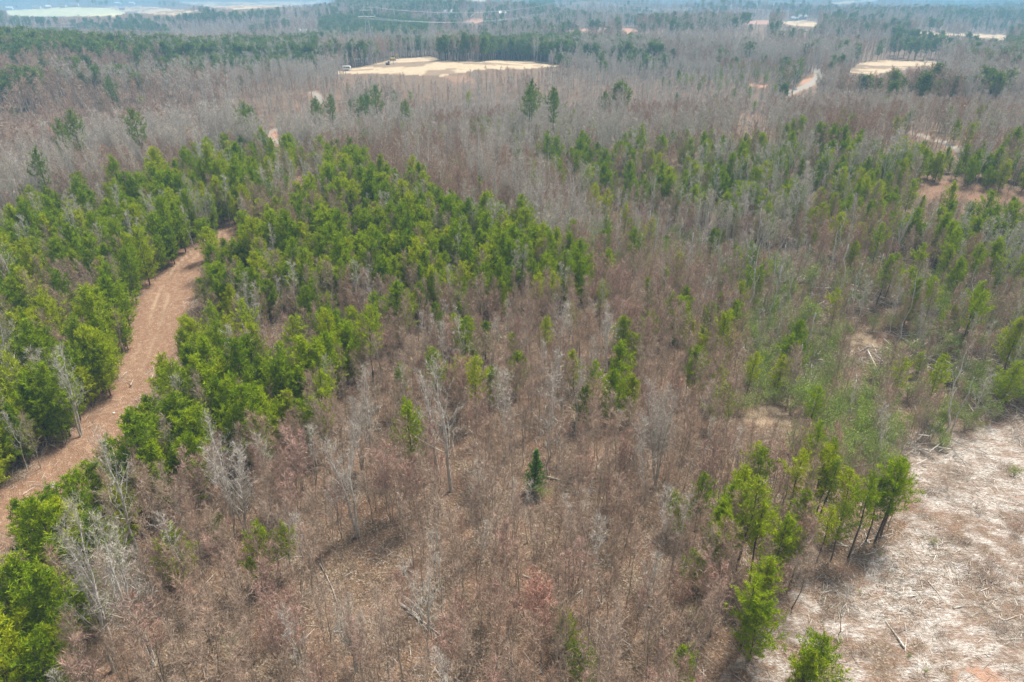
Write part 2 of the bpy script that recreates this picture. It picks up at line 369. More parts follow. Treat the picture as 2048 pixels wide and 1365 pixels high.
def shrub(seed, H, Rm, n=900, leaf=.12, mats=('bark_brown', 'leaf_dull')):
    rr = random.Random(seed); T = MB(); C = MB()
    k = rr.randint(4, 7); cl = []
    for s_ in range(k):
        a = rr.uniform(0, 6.28); rad = Rm * rr.uniform(.2, .75); hh = H * rr.uniform(.55, .95)
        top = Vector((math.cos(a) * rad, math.sin(a) * rad, hh)); T.tube([Vector((0, 0, -.2)), top * .5 + Vector((0, 0, .2)), top], [.04, .025, .01], 4, 0)
        for j in range(4):
            c = top * rr.uniform(.45, 1.0) + rdir(rr) * Rm * .3; c.z = max(.3, c.z); cl.append((c, Rm * rr.uniform(.22, .42)))
            T.tube([top * .5, c], [.018, .006], 3, 0)
    for i in range(n):
        c, rd = cl[rr.randrange(len(cl))]; v = rdir(rr, .25); P = c + v * rd * rr.random() ** .4; P.z = max(.08, P.z)
        nrm = (v + rdir(rr) * .8).normalized(); a = nrm.cross(rdir(rr)).normalized(); b = nrm.cross(a); s_ = leaf * rr.uniform(.6, 1.3)
        C.face((P - a * s_ * .5, P + b * s_ * .28, P + a * s_ * .5, P - b * s_ * .28), 1)
    return T, C, [M[mats[0]], M[mats[1]]]
def brush(seed, H, n, mats=('bark_brown', 'twig_brown'), spread=.8):
    rr = random.Random(seed); C = MB(); T = MB()
    for i in range(n):
        b = Vector((rr.gauss(0, .45), rr.gauss(0, .45), 0)); d = (Vector((rr.gauss(0, spread), rr.gauss(0, spread), 1.3))).normalized(); L = H * rr.uniform(.4, 1.1)
        C.twig(b, d, L, .02, 0, rr)
        for k in range(5):
            P = b + d * L * rr.uniform(.3, .95); C.twig(P, (d + rdir(rr) * .8).normalized(), L * rr.uniform(.2, .4), .013, 1, rr)
    return T, C, [M[mats[0]], M[mats[1]]]

class Proto:
    def __init__(s, name, tcm):
        T, C, mats = tcm; J = MB(); J.join(T); J.join(C)
        s.trunk = T.mesh(name + '_trunk', mats, True) if T.V else None; s.crown = C.mesh(name + '_crown', mats)
        s.joined = bpy.data.objects.new(name + '_whole', J.mesh(name + '_whole', mats)); s.faces = len(J.F)

KIND = {}
KIND['sap'] = [Proto('sapling', bare(100 + i, 1 * h, .05, 25, .28, .34, 56, 6, 7, tw=.017, twl=.5)) for i, h in enumerate((7.5, 8.2, 8.8, 7.0, 9.0, 8.0))]
KIND['sapg'] = [Proto('grey_sapling', bare(150 + i, h, .07, 22, .3, .30, 50, 6, 6, tw=.02, mats=('bark_grey', 'twig_grey'), kink=.03)) for i, h in enumerate((9, 10, 9.5))]
KIND['maple'] = [Proto('maple', bare(200 + i, h, .055, 20, .25, .34, 52, 5, 7, leaders=2 + i % 2, redtip=True, tw=.024, tipm='twig_rose')) for i, h in enumerate((7, 8, 7.5))]
KIND['redmaple'] = [Proto('red_maple', bare(220, 7.5, .06, 24, .25, .36, 52, 6, 7, leaders=3, redtip=True, tw=.028))]
KIND['big'] = [Proto('grey_tree', bare(250 + i, h, .19, 28, .24, .32, 54, 6, 6, leaders=l, mats=('bark_grey', 'twig_grey'), tw=.02, twl=.5)) for i, (h, l) in enumerate(((12, 3), (13, 2), (12, 1), (11.5, 4), (13.5, 1)))]
KIND['pine'] = [Proto('pine', pine(300 + i, h, r, start=.1, whorl=.42, ntuft=20, nl=.28, nw=.068)) for i, (h, r) in enumerate(((7, 2.7), (7.8, 2.3), (6.5, 2.7), (8.4, 2.6), (7.2, 2.1), (6, 2.6), (8, 2.9)))]
KIND['pinethin'] = [Proto('thin_pine', pine(330 + i, h, r, start=.36, whorl=.55, nbr=5, ntuft=14, nl=.32, nw=.07, sparse=.85)) for i, (h, r) in enumerate(((8.5, 2.3), (9, 2.4), (8, 2.1)))]
KIND['tallpine'] = [Proto('tall_pine', pine(350 + i, h, r, start=.45, whorl=.95, topround=.32, nbr=5, ntuft=10, nl=.6, nw=.14, nn_=6, mats=('bark_pine', 'needle_mid'), r0=.2)) for i, (h, r) in enumerate(((16, 4.2), (17, 3.8), (15, 4.4)))]
KIND['cedar'] = [Proto('cedar', pine(370 + i, h, r, start=.04, whorl=.2, nbr=7, ntuft=6, nl=.2, nw=.07, nn_=6, topround=1.0, mats=('bark_pine', 'needle_cedar'), lobes=False)) for i, (h, r) in enumerate(((4.6, 1.7), (5.0, 1.8)))]
KIND['shrub'] = [Proto('shrub', shrub(400 + i, h, r, 1500)) for i, (h, r) in enumerate(((3.6, 2.0), (4.4, 2.1), (3.0, 2.2), (5.0, 1.9)))]
KIND['snag'] = [Proto('snag', bare(450 + i, h, .14, nb, .45, .2, 30, ns, 2, mats=('bark_white', 'bark_white'), kink=.035, tw=.02, broken=br)) for i, (h, nb, ns, br) in enumerate(((13, 14, 3, False), (11, 8, 2, True), (14, 16, 3, False), (9, 5, 0, True)))]
# far-off trees: fewer, larger twigs and needle clusters
KIND['f_bare'] = [Proto('far_bare', bare(500 + i, h, .2, 15, .35, .34, 50, 4, 5, tw=.075, twl=1.3, mats=('bark_brown', 'twig_brown'))) for i, h in enumerate((13, 14.5, 12))]
KIND['f_grey'] = [Proto('far_grey', bare(520 + i, h, .24, 15, .35, .34, 48, 4, 5, tw=.07, twl=1.4, leaders=1 + i % 2, mats=('bark_grey', 'twig_grey'))) for i, h in enumerate((15, 14, 16))]
KIND['f_pine'] = [Proto('far_pine', pine(540 + i, h, r, start=.4, whorl=1.3, nbr=5, ntuft=8, topround=.3, nl=1.25, nw=.38, nn_=5, mats=('bark_pine', 'needle_dark'), r0=.2)) for i, (h, r) in enumerate(((12.5, 4.0), (14, 3.8), (12, 4.6)))]
KIND['m_pine'] = [Proto('mid_pine', pine(560 + i, h, r, start=.15, whorl=.7, nbr=5, ntuft=9, nl=.55, nw=.16, nn_=5)) for i, (h, r) in enumerate(((7, 2.9), (8, 2.8), (6.5, 3.0)))]
KIND['m_sap'] = [Proto('mid_sapling', bare(580 + i, h, .07, 20, .25, .36, 52, 5, 5, tw=.038, twl=.75)) for i, h in enumerate((8, 9, 8.5, 7.5))]
KIND['m_sapg'] = [Proto('mid_grey_sapling', bare(590 + i, h, .1, 18, .35, .32, 50, 5, 5, tw=.036, twl=.8, mats=('bark_grey', 'twig_grey'))) for i, h in enumerate((10, 9.5, 11))]
KIND['brush'] = [Proto('brush', brush(600 + i, 1.5 + .3 * i, 16)) for i in range(4)]
KIND['deadshrub'] = [Proto('dead_shrub', brush(760 + i, 1.5, 70, ('bark_brown', 'twig_rose' if i else 'twig_brown'), .9)) for i in range(2)]
HT = {'deadshrub': 1.4, 'sap': 8, 'sapg': 9.5, 'maple': 7.5, 'redmaple': 7.5, 'big': 12.4, 'pine': 7, 'pinethin': 8.5, 'tallpine': 16, 'cedar': 5.2, 'shrub': 4, 'snag': 12, 'f_bare': 13, 'f_grey': 15, 'f_pine': 14, 'm_pine': 7.5, 'm_sap': 8.3, 'm_sapg': 10}

# ------------------------------------------------------------------ zones for planting (outlines of what the crowns cover in the photograph)
# name: (polygon, {kind: share}, fill)
ZN = [
    ([(-900, 250), (3000, 250), (3000, 2200), (-900, 2200)], dict(sap=.74, sapg=.06, big=.008, maple=.09, pine=.012, pinethin=.012), .92),
    ([(640, 590), (1480, 600), (1500, 700), (1480, 840), (1100, 850), (740, 860)], dict(sap=.62, sapg=.08, maple=.05, big=.006, pine=.075, pinethin=.06), .92),
    # bare grey belts in the middle distance
    ([(600, 250), (1400, 230), (1420, 330), (1300, 420), (1100, 440), (900, 380), (760, 320), (650, 290)], dict(sap=.5, sapg=.22, big=.05, snag=.03, maple=.035, shrub=.03, pinethin=.015), .88),
    # slope with scattered small pines
    ([(1020, 320), (1200, 285), (1300, 255), (1500, 262), (1700, 258), (1780, 300), (2200, 300), (2200, 520), (1950, 500), (1750, 470), (1500, 440), (1330, 400), (1200, 380)], dict(sap=.33, sapg=.10, pine=.50, maple=.035, big=.01), .9),
    ([(1240, 290), (1500, 300), (1500, 350), (1250, 340)], dict(sap=.25, sapg=.08, pine=.52), .88),
    # boggy hollow: shrubs, snags
    ([(1150, 420), (1300, 420), (1500, 470), (1750, 500), (1950, 520), (2300, 560), (2300, 640), (1900, 620), (1700, 600), (1500, 580), (1300, 520), (1180, 480)], dict(sap=.28, sapg=.10, shrub=.42, pinethin=.06, pine=.05, snag=.06, maple=.035), .9),
    ([(1480, 560), (1640, 560), (1800, 620), (2000, 640), (2300, 640), (2300, 860), (2000, 860), (1850, 900), (1640, 880), (1560, 800), (1480, 760), (1500, 680)], dict(sap=.14, sapg=.10, shrub=.62, snag=.03, pine=.03, pinethin=.04), .92),
    # left pine stand
    ([(-700, 560), (-200, 470), (0, 440), (90, 408), (200, 385), (320, 345), (400, 318), (460, 300), (560, 293), (650, 305), (620, 335), (585, 352), (560, 385), (500, 425), (440, 458), (385, 495), (330, 550), (270, 600), (262, 680), (250, 760), (200, 830), (140, 880), (60, 945), (-200, 1100), (-700, 1300)], dict(pine=.58, pinethin=.06, sap=.2, sapg=.06, big=.01), .95),
    ([(50, 560), (180, 555), (200, 600), (150, 650), (60, 640)], dict(sapg=.6, sap=.2, pine=.1), .9),
    ([(540, 340), (600, 300), (720, 300), (760, 350), (640, 420), (560, 440), (470, 430)], dict(pine=.30, sap=.38, sapg=.15, maple=.035), .9),
    # pine belt right of the track
    ([(640, 330), (700, 318), (770, 352), (870, 385), (960, 425), (1050, 432), (1115, 470), (1185, 545), (1190, 575), (1120, 592), (1040, 585), (1000, 600), (960, 592), (915, 620), (890, 592), (800, 572), (740, 560), (700, 565), (640, 600), (560, 560), (500, 560), (430, 530), (405, 490), (440, 462), (520, 450), (600, 470), (650, 420)], dict(pine=.56, pinethin=.09, sap=.22, sapg=.07), .96),
    ([(470, 500), (620, 500), (640, 540), (560, 550), (470, 530)], dict(pine=.15, sap=.4, sapg=.2), .7),
    ([(380, 560), (500, 555), (560, 565), (640, 600), (700, 640), (725, 690), (700, 750), (640, 760), (650, 850), (600, 840), (540, 890), (480, 900), (430, 880), (410, 960), (340, 990), (250, 1000), (190, 1010), (180, 950), (250, 880), (300, 790), (320, 735), (372, 665)], dict(pine=.47, pinethin=.11, sap=.28, sapg=.05), .94),
    ([(530, 620), (660, 640), (640, 740), (560, 760), (440, 700)], dict(pine=.22, sap=.5, sapg=.08, pinethin=.1), .9),
    # bottom left corner pines
    ([(-500, 1150), (0, 1050), (70, 1000), (160, 950), (205, 1000), (215, 1060), (190, 1150), (160, 1290), (110, 1400), (60, 1800), (-500, 1800)], dict(pine=.66, pinethin=.1, sap=.12), .95),
    # thin pines by the clearing
    ([(1330, 1020), (1390, 960), (1460, 930), (1560, 900), (1640, 905), (1700, 945), (1800, 960), (1800, 1020), (1740, 1060), (1690, 1040), (1610, 1110), (1540, 1140), (1520, 1110), (1440, 1110), (1390, 1080)], dict(pinethin=.17, sap=.40, maple=.05, shrub=.05), .88),
    ([(1440, 1120), (1545, 1150), (1550, 1290), (1450, 1270)], dict(pinethin=.24, sap=.35), .85),
    ([(1430, 1290), (1560, 1200), (1640, 1140), (1560, 1400), (1430, 1450)], dict(sap=.15), .5),
    # beyond
    ([(-3000, -60), (6000, -60), (6000, 250), (-3000, 250)], dict(f_bare=.42, f_grey=.34, f_pine=.15), 1),
    ([(-900, 170), (0, 190), (420, 170), (620, 200), (620, 300), (420, 300), (200, 380), (0, 430), (-900, 560)], dict(f_bare=.5, f_grey=.3, f_pine=.006, m_pine=.03), .85),
    ([(450, 170), (660, 150), (1150, 150), (1250, 250), (1050, 290), (800, 270), (620, 290), (480, 280)], dict(sap=.45, sapg=.35, m_pine=.10, tallpine=.01), .9),
    ([(1250, 190), (2300, 190), (2300, 290), (1780, 270), (1250, 270)], dict(sap=.55, sapg=.3, m_pine=.04), .9),
    ([(1050, 150), (1560, 120), (1560, 215), (1250, 215)], dict(sapg=.7, sap=.15, m_pine=.08), .9),
    ([(-500, 60), (0, 62), (130, 68), (170, 95), (330, 100), (360, 120), (120, 125), (-500, 150)], dict(f_pine=.7, f_bare=.2), 1),
    ([(300, 100), (640, 95), (640, 125), (420, 135), (300, 120)], dict(f_pine=.55, f_grey=.35), 1),
    ([(640, 45), (700, 36), (800, 40), (855, 52), (855, 74), (760, 78), (640, 76)], dict(f_pine=.92), 1),
    ([(950, 88), (1150, 82), (1160, 108), (960, 116)], dict(f_pine=.65, f_grey=.3), 1),
    ([(20, 32), (420, 30), (560, 26), (560, 42), (420, 44), (20, 46)], dict(f_pine=.65, f_bare=.3), 1),
    ([(170, 55), (300, 52), (350, 70), (200, 75)], dict(f_pine=.6, f_bare=.3), 1),
    ([(700, 5), (900, 5), (900, 28), (700, 25)], dict(f_pine=.5, f_grey=.4), 1),
    ([(1060, 8), (1110, 6), (1110, 22), (1060, 24)], dict(f_pine=.9), 1),
    ([(1780, 72), (2048, 84), (2048, 112), (1900, 108), (1780, 98)], dict(f_pine=.5, f_bare=.4), 1),
    ([(1850, 5), (2300, 5), (2300, 50), (1900, 40)], dict(f_pine=.6, f_grey=.3), 1),
    ([(1450, 70), (1560, 65), (1580, 120), (1460, 130)], dict(m_pine=.25, f_grey=.5, f_pine=.12), 1),
    ([(660, 190), (810, 195), (800, 245), (700, 240)], dict(tallpine=.22, f_grey=.5), .8),
]
def zone_of(u, v):
    z = np.full(u.shape, -1)
    for i, (pl, _, _) in enumerate(ZN): z[inpoly(u, v, pl)] = i
    return z
BANDS = [(24, 150, 1.75), (150, 270, 2.3), (270, 600, 3.5), (600, 1500, 7.5), (1500, 5200, 17.0)]
trees = []     # (kind, variant, x, y, z, yaw, sx, sz, tiltx, tilty)
for (r0, r1, cs) in BANDS:
    ym = r1; n = int(r1 * 2 / cs)
    gx, gy = np.meshgrid(np.arange(-r1, r1, cs), np.arange(0, r1, cs))
    gx = (gx + rng.uniform(-.48, .48, gx.shape) * cs).ravel(); gy = (gy + rng.uniform(-.48, .48, gy.shape) * cs).ravel()
    rr_ = np.hypot(gx, gy); an = np.abs(np.degrees(np.arctan2(gx, gy)))
    m = (rr_ >= r0) & (rr_ < r1) & (an < (60 if r0 < 100 else 44)); gx, gy = gx[m], gy[m]
    gz = terr(gx, gy); h0 = 6.0 if r1 < 300 else 9.0
    u, v, d = proj(gx, gy, gz + h0 * .75)
    z = zone_of(u, v)
    clump = fbm(gx, gy, 14 if r1 < 300 else (60 if r1 < 1600 else 260), 3)
    if r1 > 300: clump = clump + np.clip(gz / 90, -.12, .12)      # pines hold the ridge tops, bare hardwoods the hollows
    cl2 = fbm(gx + 700, gy + 300, 22 if r1 < 300 else 70, 3)
    ra = rng.random(gx.shape); rb = rng.random(gx.shape)
    for i in range(len(gx)):
        if z[i] < 0: continue
        _, mix, fill = ZN[z[i]]
        if rb[i] > fill: continue
        t = ra[i]; tot = 0; kk = None
        pk = (2.2 * clump[i] - .1 if r1 < 300 else max(.08, min(1, (clump[i] - .48) / .16) * 3.2)) if sum(mix.get(k, 0) for k in ('pine', 'f_pine', 'm_pine')) < .5 else 1.0
        for k, p in mix.items():
            if 'pine' in k or k == 'shrub': p = p * max(0, pk)
            tot += p
            if t < tot: kk = k; break
        if kk is None: continue
        D = math.hypot(gx[i], gy[i])
        if D < 92 and z[i] in (0, 1) and 'pine' in kk and gy[i] < 66: kk = 'sap'
        if D > 115 and kk in ('sap', 'f_bare') and cl2[i] > .60: kk = {'sap': 'sapg', 'f_bare': 'f_grey'}[kk]
        elif kk in ('sapg', 'f_grey') and cl2[i] < .42: kk = {'sapg': 'sap', 'f_grey': 'f_bare'}[kk]
        if kk.startswith('f_') and D < 250: kk = {'f_bare': 'sap', 'f_grey': 'big', 'f_pine': 'tallpine'}[kk]
        if kk == 'm_pine' and D < 220: kk = 'pine'
        if D > 230 and kk == 'pine': kk = 'm_pine'
        if D > 420 and kk in ('sap', 'sapg', 'big', 'pine', 'pinethin', 'tallpine', 'shrub', 'maple', 'm_pine', 'snag'):
            kk = {'sap': 'f_bare', 'sapg': 'f_grey', 'big': 'f_grey', 'pine': 'm_pine', 'm_pine': 'm_pine', 'pinethin': 'f_pine', 'tallpine': 'f_pine', 'shrub': 'f_pine', 'maple': 'f_bare', 'snag': 'f_grey'}[kk]
        if 170 < D <= 420: kk = {'sap': 'm_sap', 'sapg': 'm_sapg'}.get(kk, kk)
        s_ = rnd.uniform(.72, 1.15)
        if kk in ('sap', 'sapg', 'm_sap', 'm_sapg'): s_ *= .92
        if kk == 'pine': s_ = rnd.choice((.55, .8, .95, 1.05, 1.2)) * rnd.uniform(.88, 1.1) * ((1 + .06 * min(1, max(0, (D - 95) / 80))) if mix.get('pine', 0) > .41 and gx[i] < 25 else (.95 if D < 130 else .84))
        if kk == 'm_pine': s_ *= .8
        if kk.startswith('f_') and 380 < D < 480 and abs(gx[i]) < 200: s_ *= .7
        if D > 1500: s_ *= 1.15
        trees.append([kk, rnd.randrange(len(KIND[kk])), gx[i], gy[i], gz[i], rnd.uniform(0, 6.28), s_ * rnd.uniform(.9, 1.15), s_, rnd.gauss(0, .035), rnd.gauss(0, .035)])

# individually placed trees: pixel of the crown's centre in the photograph, kind, scale
HAND = [
    (1970, 1140, 'deadshrub', 1.1), (1990, 1120, 'deadshrub', .9), (1860, 975, 'deadshrub', 1.0), (1895, 962, 'deadshrub', 1.1), (1958, 1010, 'deadshrub', .9), (1850, 1158, 'deadshrub', .7), (1920, 940, 'deadshrub', 1.0), (1830, 1220, 'deadshrub', .6), (2010, 930, 'deadshrub', 1.0), (1700, 1170, 'deadshrub', .7), (1660, 1210, 'deadshrub', .8), (1765, 1150, 'deadshrub', .7), (1620, 1260, 'deadshrub', .8), (2000, 1250, 'deadshrub', .7), (1880, 1260, 'deadshrub', .6), (1790, 1260, 'deadshrub', .6), (1850, 1020, 'deadshrub', .8), (1940, 1080, 'deadshrub', .7), (2035, 1060, 'deadshrub', .9), (1730, 1300, 'deadshrub', .6),
    (1868, 1082, 'shrub', .22), (1820, 1310, 'shrub', .14), (1851, 1342, 'shrub', .16), (1760, 1108, 'shrub', .16), (2035, 935, 'shrub', .5),
    (150, 985, 'pine', .9), (195, 960, 'pine', .85), (228, 925, 'pine', .9), (105, 1020, 'pine', .95), (275, 880, 'pine', .9), (60, 1060, 'pine', 1.0),
    (500, 850, 'pine', 1.25), (478, 800, 'pine', .9), (700, 700, 'pine', 1.15), (690, 670, 'pine', 1.0), (815, 615, 'pinethin', .8), (800, 770, 'pine', .9), (872, 752, 'pinethin', .9), (925, 745, 'pine', .85),
    (1032, 742, 'pine', .85), (950, 730, 'pine', .6), (1150, 735, 'pine', .8), (1185, 770, 'pinethin', .8), (1245, 672, 'pine', .85), (1268, 690, 'pine', .7), (1240, 745, 'pine', 1.0), (1225, 790, 'pine', .9), (1262, 795, 'pine', .8),
    (1165, 805, 'pine', .8), (1382, 665, 'pine', .9), (1370, 605, 'pine', .85), (1400, 690, 'pine', .75), (1440, 625, 'pine', .8), (1475, 645, 'pine', .75), (1330, 645, 'pine', .6), (820, 865, 'pine', 1.0), (832, 905, 'shrub', .8),
    (620, 830, 'pinethin', .9), (585, 800, 'pine', .85), (1070, 935, 'cedar', 1.05), (1085, 975, 'shrub', .6), (1140, 640, 'pinethin', .7), (900, 610, 'pine', .8), (1000, 570, 'pine', .8), (1030, 680, 'pine', .6),
    (520, 1105, 'pine', .8), (572, 1085, 'pinethin', .7), (345, 1110, 'pine', .85), (440, 1045, 'pine', .6), (370, 925, 'pine', .95), (320, 950, 'pine', 1.0), (420, 900, 'pine', .8), (460, 1290, 'shrub', .5),
    (1135, 1265, 'pine', .55), (1160, 1320, 'pine', .6), (1362, 1322, 'pine', .7), (1390, 1135, 'pine', .6), (1390, 1225, 'shrub', .45), (1525, 1170, 'pinethin', .8), (1500, 1210, 'pinethin', .9), (1515, 1250, 'pine', .9),
    (1640, 1330, 'pine', .9), (1600, 1350, 'pine', .8), (1360, 1020, 'pine', .7), (1400, 1000, 'pinethin', .8), (1480, 1040, 'pine', .95), (1440, 1080, 'pine', .9), (1520, 950, 'pinethin', .8), (1590, 960, 'pinethin', 1.0), (1640, 960, 'pinethin', .95),
    (1700, 990, 'pinethin', .9), (1790, 985, 'pinethin', 1.0), (1755, 1010, 'pinethin', .8), (1600, 1040, 'pinethin', .8), (1650, 1060, 'pinethin', .75), (1575, 1090, 'pinethin', .8),
    (1590, 790, 'shrub', 1.2), (1632, 800, 'shrub', 1.0), (1530, 770, 'shrub', .8), (1660, 850, 'shrub', 1.1), (1715, 870, 'shrub', 1.25), (1775, 810, 'shrub', .8), (1790, 840, 'shrub', .9), (1870, 850, 'shrub', 1.0), (1940, 830, 'shrub', 1.0), (1840, 770, 'shrub', .9), (1680, 600, 'shrub', .9), (1750, 640, 'shrub', .8), (1920, 560, 'pine', 1.0), (2020, 760, 'pine', .9), (1560, 540, 'shrub', .9), (1620, 545, 'shrub', .9), (1830, 580, 'shrub', .8),
    (1430, 370, 'pine', 1.1), (1400, 480, 'shrub', .8), (1215, 960, 'shrub', .35), (1720, 1200 - 15, 'shrub', .12),
    (225, 190, 'tallpine', 1.15), (235, 205, 'tallpine', .8), (495, 262, 'tallpine', .8), (464, 268, 'tallpine', .55), (388, 298, 'pine', .7), (735, 215, 'tallpine', .8), (790, 205, 'tallpine', .85), (700, 225, 'tallpine', .75), (1235, 255, 'cedar', 1.3), (1130, 258, 'cedar', 1.3), (1490, 85, 'f_pine', .8), (1255, 320, 'pine', .9),
    (1060, 325, 'pine', .7), (1110, 320, 'pine', .7), (1030, 290, 'pine', .7), (1820, 385, 'pine', 1.0), (1970, 415, 'pine', 1.15), (2030, 450, 'pine', 1.4), (1900, 400, 'pine', .9), (1950, 330, 'pine', .9), (2010, 340, 'pine', 1.1), (1940, 275, 'pine', .9),
    # bare trees that stand out
    (235, 985, 'big', .95), (255, 1180, 'big', 1.05), (130, 780, 'big', .8), (730, 830, 'big', .85), (895, 850, 'big', 1.1), (870, 830, 'big', 1.0), (700, 960, 'big', .9), (470, 960, 'big', .85), (440, 930, 'big', .85), (540, 940, 'sapg', .9), (560, 980, 'maple', .9), (620, 920, 'sapg', .9), (1010, 820, 'sapg', 1.25), (1100, 840, 'sapg', 1.2), (760, 690, 'snag', .75), (735, 600, 'big', .75), (1135, 660, 'sapg', 1.1), (980, 690, 'big', .7),
    (1140, 1150, 'maple', 1.0), (1085, 1230, 'redmaple', 1.15), (1300, 1190, 'sapg', .9), (1240, 640, 'maple', .9), (1170, 480, 'maple', .9), (700, 1260, 'big', .6), (850, 1220, 'big', .7), (400, 420, 'big', .8), (470, 340, 'snag', 1.0), (600, 330, 'snag', .6), (1280, 940, 'sapg', 1.1), (1300, 830, 'maple', 1.0), (1500, 560, 'snag', 1.1), (1320, 580, 'snag', .7), (1240, 450, 'snag', .8), (1410, 570, 'snag', .6), (1710, 590, 'snag', .7), (1670, 590, 'snag', .6), (1390, 440, 'snag', 1.0), (1300, 400, 'snag', .9), (1850, 650, 'big', .6), (1760, 720, 'snag', .6), (1545, 680, 'snag', .7),
    (90, 310, 'big', 1.2), (190, 310, 'big', 1.1), (30, 330, 'big', 1.2), (250, 290, 'big', 1.1), (780, 240, 'big', 1.15), (740, 270, 'big', 1.0), (870, 240, 'big', 1.1), (620, 260, 'big', 1.0), (140, 1190, 'maple', .5), (1695, 1210, 'sapg', .55), (1340, 1340, 'maple', .9), (1220, 1310, 'sap', 1.0), (990, 1300, 'sap', 1.0),
]
hand_xy = []; HANDT = []
for (u, v, k, s_) in HAND:
    h = HT[k] * s_ * (.62 if 'pine' in k or k in ('cedar', 'shrub') else .6)
    x, y, _ = at(u, v, h); z = float(terr(x, y)); hand_xy.append((x, y, 1.1 if k in ('big', 'pine', 'shrub', 'tallpine') else (2.0 if k == 'cedar' else .7)))
    HANDT.append([k, rnd.randrange(len(KIND[k])), x, y, z, rnd.uniform(0, 6.28), s_ * 1.05, s_, rnd.gauss(0, .03), rnd.gauss(0, .03)])
hx = np.array(hand_xy)
# drop planted trees that would stand over the open ground the photograph shows, or inside a hand-placed one
A = np.array([[t[2], t[3], t[4], HT[t[0]] * t[7]] for t in trees])
bad = np.zeros(len(A), bool)
for fr in (.97, .75, .5, .25, .03):
    u, v, d = proj(A[:, 0], A[:, 1], A[:, 2] + A[:, 3] * fr)
    for pl in OPEN:
        us = [p[0] for p in pl]; vs = [p[1] for p in pl]
        mm = (u > min(us)) & (u < max(us)) & (v > min(vs)) & (v < max(vs))
        if mm.any(): bad[mm] |= inpoly(u[mm], v[mm], pl)
WR = np.array([2.6 * t[6] if ('pine' in t[0] or t[0] == 'shrub') else 1.2 for t in trees])
for sx_ in (-.75, .75):
    u, v, d = proj(A[:, 0] + WR * sx_, A[:, 1], A[:, 2] + A[:, 3] * .6)
    for pl in OPEN:
        if pl is TRACK or pl is CLEAR: continue
        bad |= inpoly(u, v, pl)
for x, y, r_ in hx:
    bad |= np.hypot(A[:, 0] - x, A[:, 1] - y) < r_
trees = [t for t, b in zip(trees, bad) if not b]
HANDSET = set()
for t in HANDT: HANDSET.add(len(trees)); trees.append(t)

# ------------------------------------------------------------------ individuals and masses
FAM = {'deadshrub': 'dead_shrub', 'm_sap': 'bare_tree', 'm_sapg': 'bare_tree', 'sap': 'bare_tree', 'sapg': 'bare_tree', 'maple': 'maple_tree', 'redmaple': 'maple_tree', 'big': 'bare_tree', 'snag': 'dead_tree', 'pine': 'pine_tree', 'pinethin': 'pine_tree', 'tallpine': 'pine_tree', 'm_pine': 'pine_tree', 'f_pine': 'pine_tree', 'cedar': 'cedar_tree', 'shrub': 'evergreen_shrub', 'f_bare': 'bare_tree', 'f_grey': 'bare_tree'}
CAP = {'dead_shrub': 40, 'bare_tree': 300, 'pine_tree': 300, 'maple_tree': 120, 'dead_tree': 60, 'cedar_tree': 30, 'evergreen_shrub': 160}
A = np.array([[t[2], t[3], t[4], HT[t[0]] * t[7]] for t in trees])
U, V, D = proj(A[:, 0], A[:, 1], A[:, 2] + A[:, 3] * .65)
vis = (U > -10) & (U < 2058) & (V > 0) & (V < 1385)
score = A[:, 3] / np.maximum(D, 1) * np.where(vis, 1, .001)
for i in HANDSET: score[i] *= 3
pick = set()
for fam, cap in CAP.items():
    ids = [i for i, t in enumerate(trees) if FAM[t[0]] == fam and vis[i]]
    ids.sort(key=lambda i: -score[i]); pick |= set(ids[:cap])

# landmarks that labels refer to (pixel in the photograph)
LM = [('the tyre ruts', 345, 640), ('the lower end of the dirt track', 60, 1010), ('the bend of the dirt track', 430, 490), ('the small dark cedar', 1070, 935), ('the pale slash clearing', 1880, 1130), ('the orange soil corner', 1990, 1350),
      ('the white-barked snag', 760, 690), ('the red-budded maple', 1085, 1230), ('the three-stemmed grey tree', 700, 960), ('the tan grass patch', 1720, 690), ('the bare leaf-covered patch', 720, 1120), ('the big dark pine over the ravine', 225, 190),
      ('the white trailer', 428, 276), ('the tan hilltop field', 880, 130), ('the reddish brush opening', 1900, 385), ('the curving gravel road', 1630, 160), ('the tallest hollow snag', 1500, 560), ('the gravel lane', 1850, 272), ('the top of the pine belt', 900, 430), ('the lower tip of the pine belt', 910, 610), ('the bright central pine', 1240, 745), ('the corner pine clump', 80, 1200), ('the far end of the dirt track', 600, 350), ('the tall bare pair', 890, 850), ('the pines edging the clearing', 1640, 970), ('the bushy shrub mound', 1700, 860), ('the lowest bare thicket', 900, 1330)]
DIRS = ['right of', 'up and right of', 'above', 'up and left of', 'left of', 'down and left of', 'below', 'down and right of']
ORD = ['', 'second', 'third', 'fourth', 'fifth', 'sixth', 'seventh', 'eighth', 'ninth', 'tenth', 'eleventh', 'twelfth', 'thirteenth', 'fourteenth', 'fifteenth', 'sixteenth', 'seventeenth', 'eighteenth', 'nineteenth', 'twentieth', 'twenty-first', 'twenty-second', 'twenty-third', 'twenty-fourth', 'twenty-fifth', 'twenty-sixth', 'twenty-seventh', 'twenty-eighth', 'twenty-ninth', 'thirtieth']
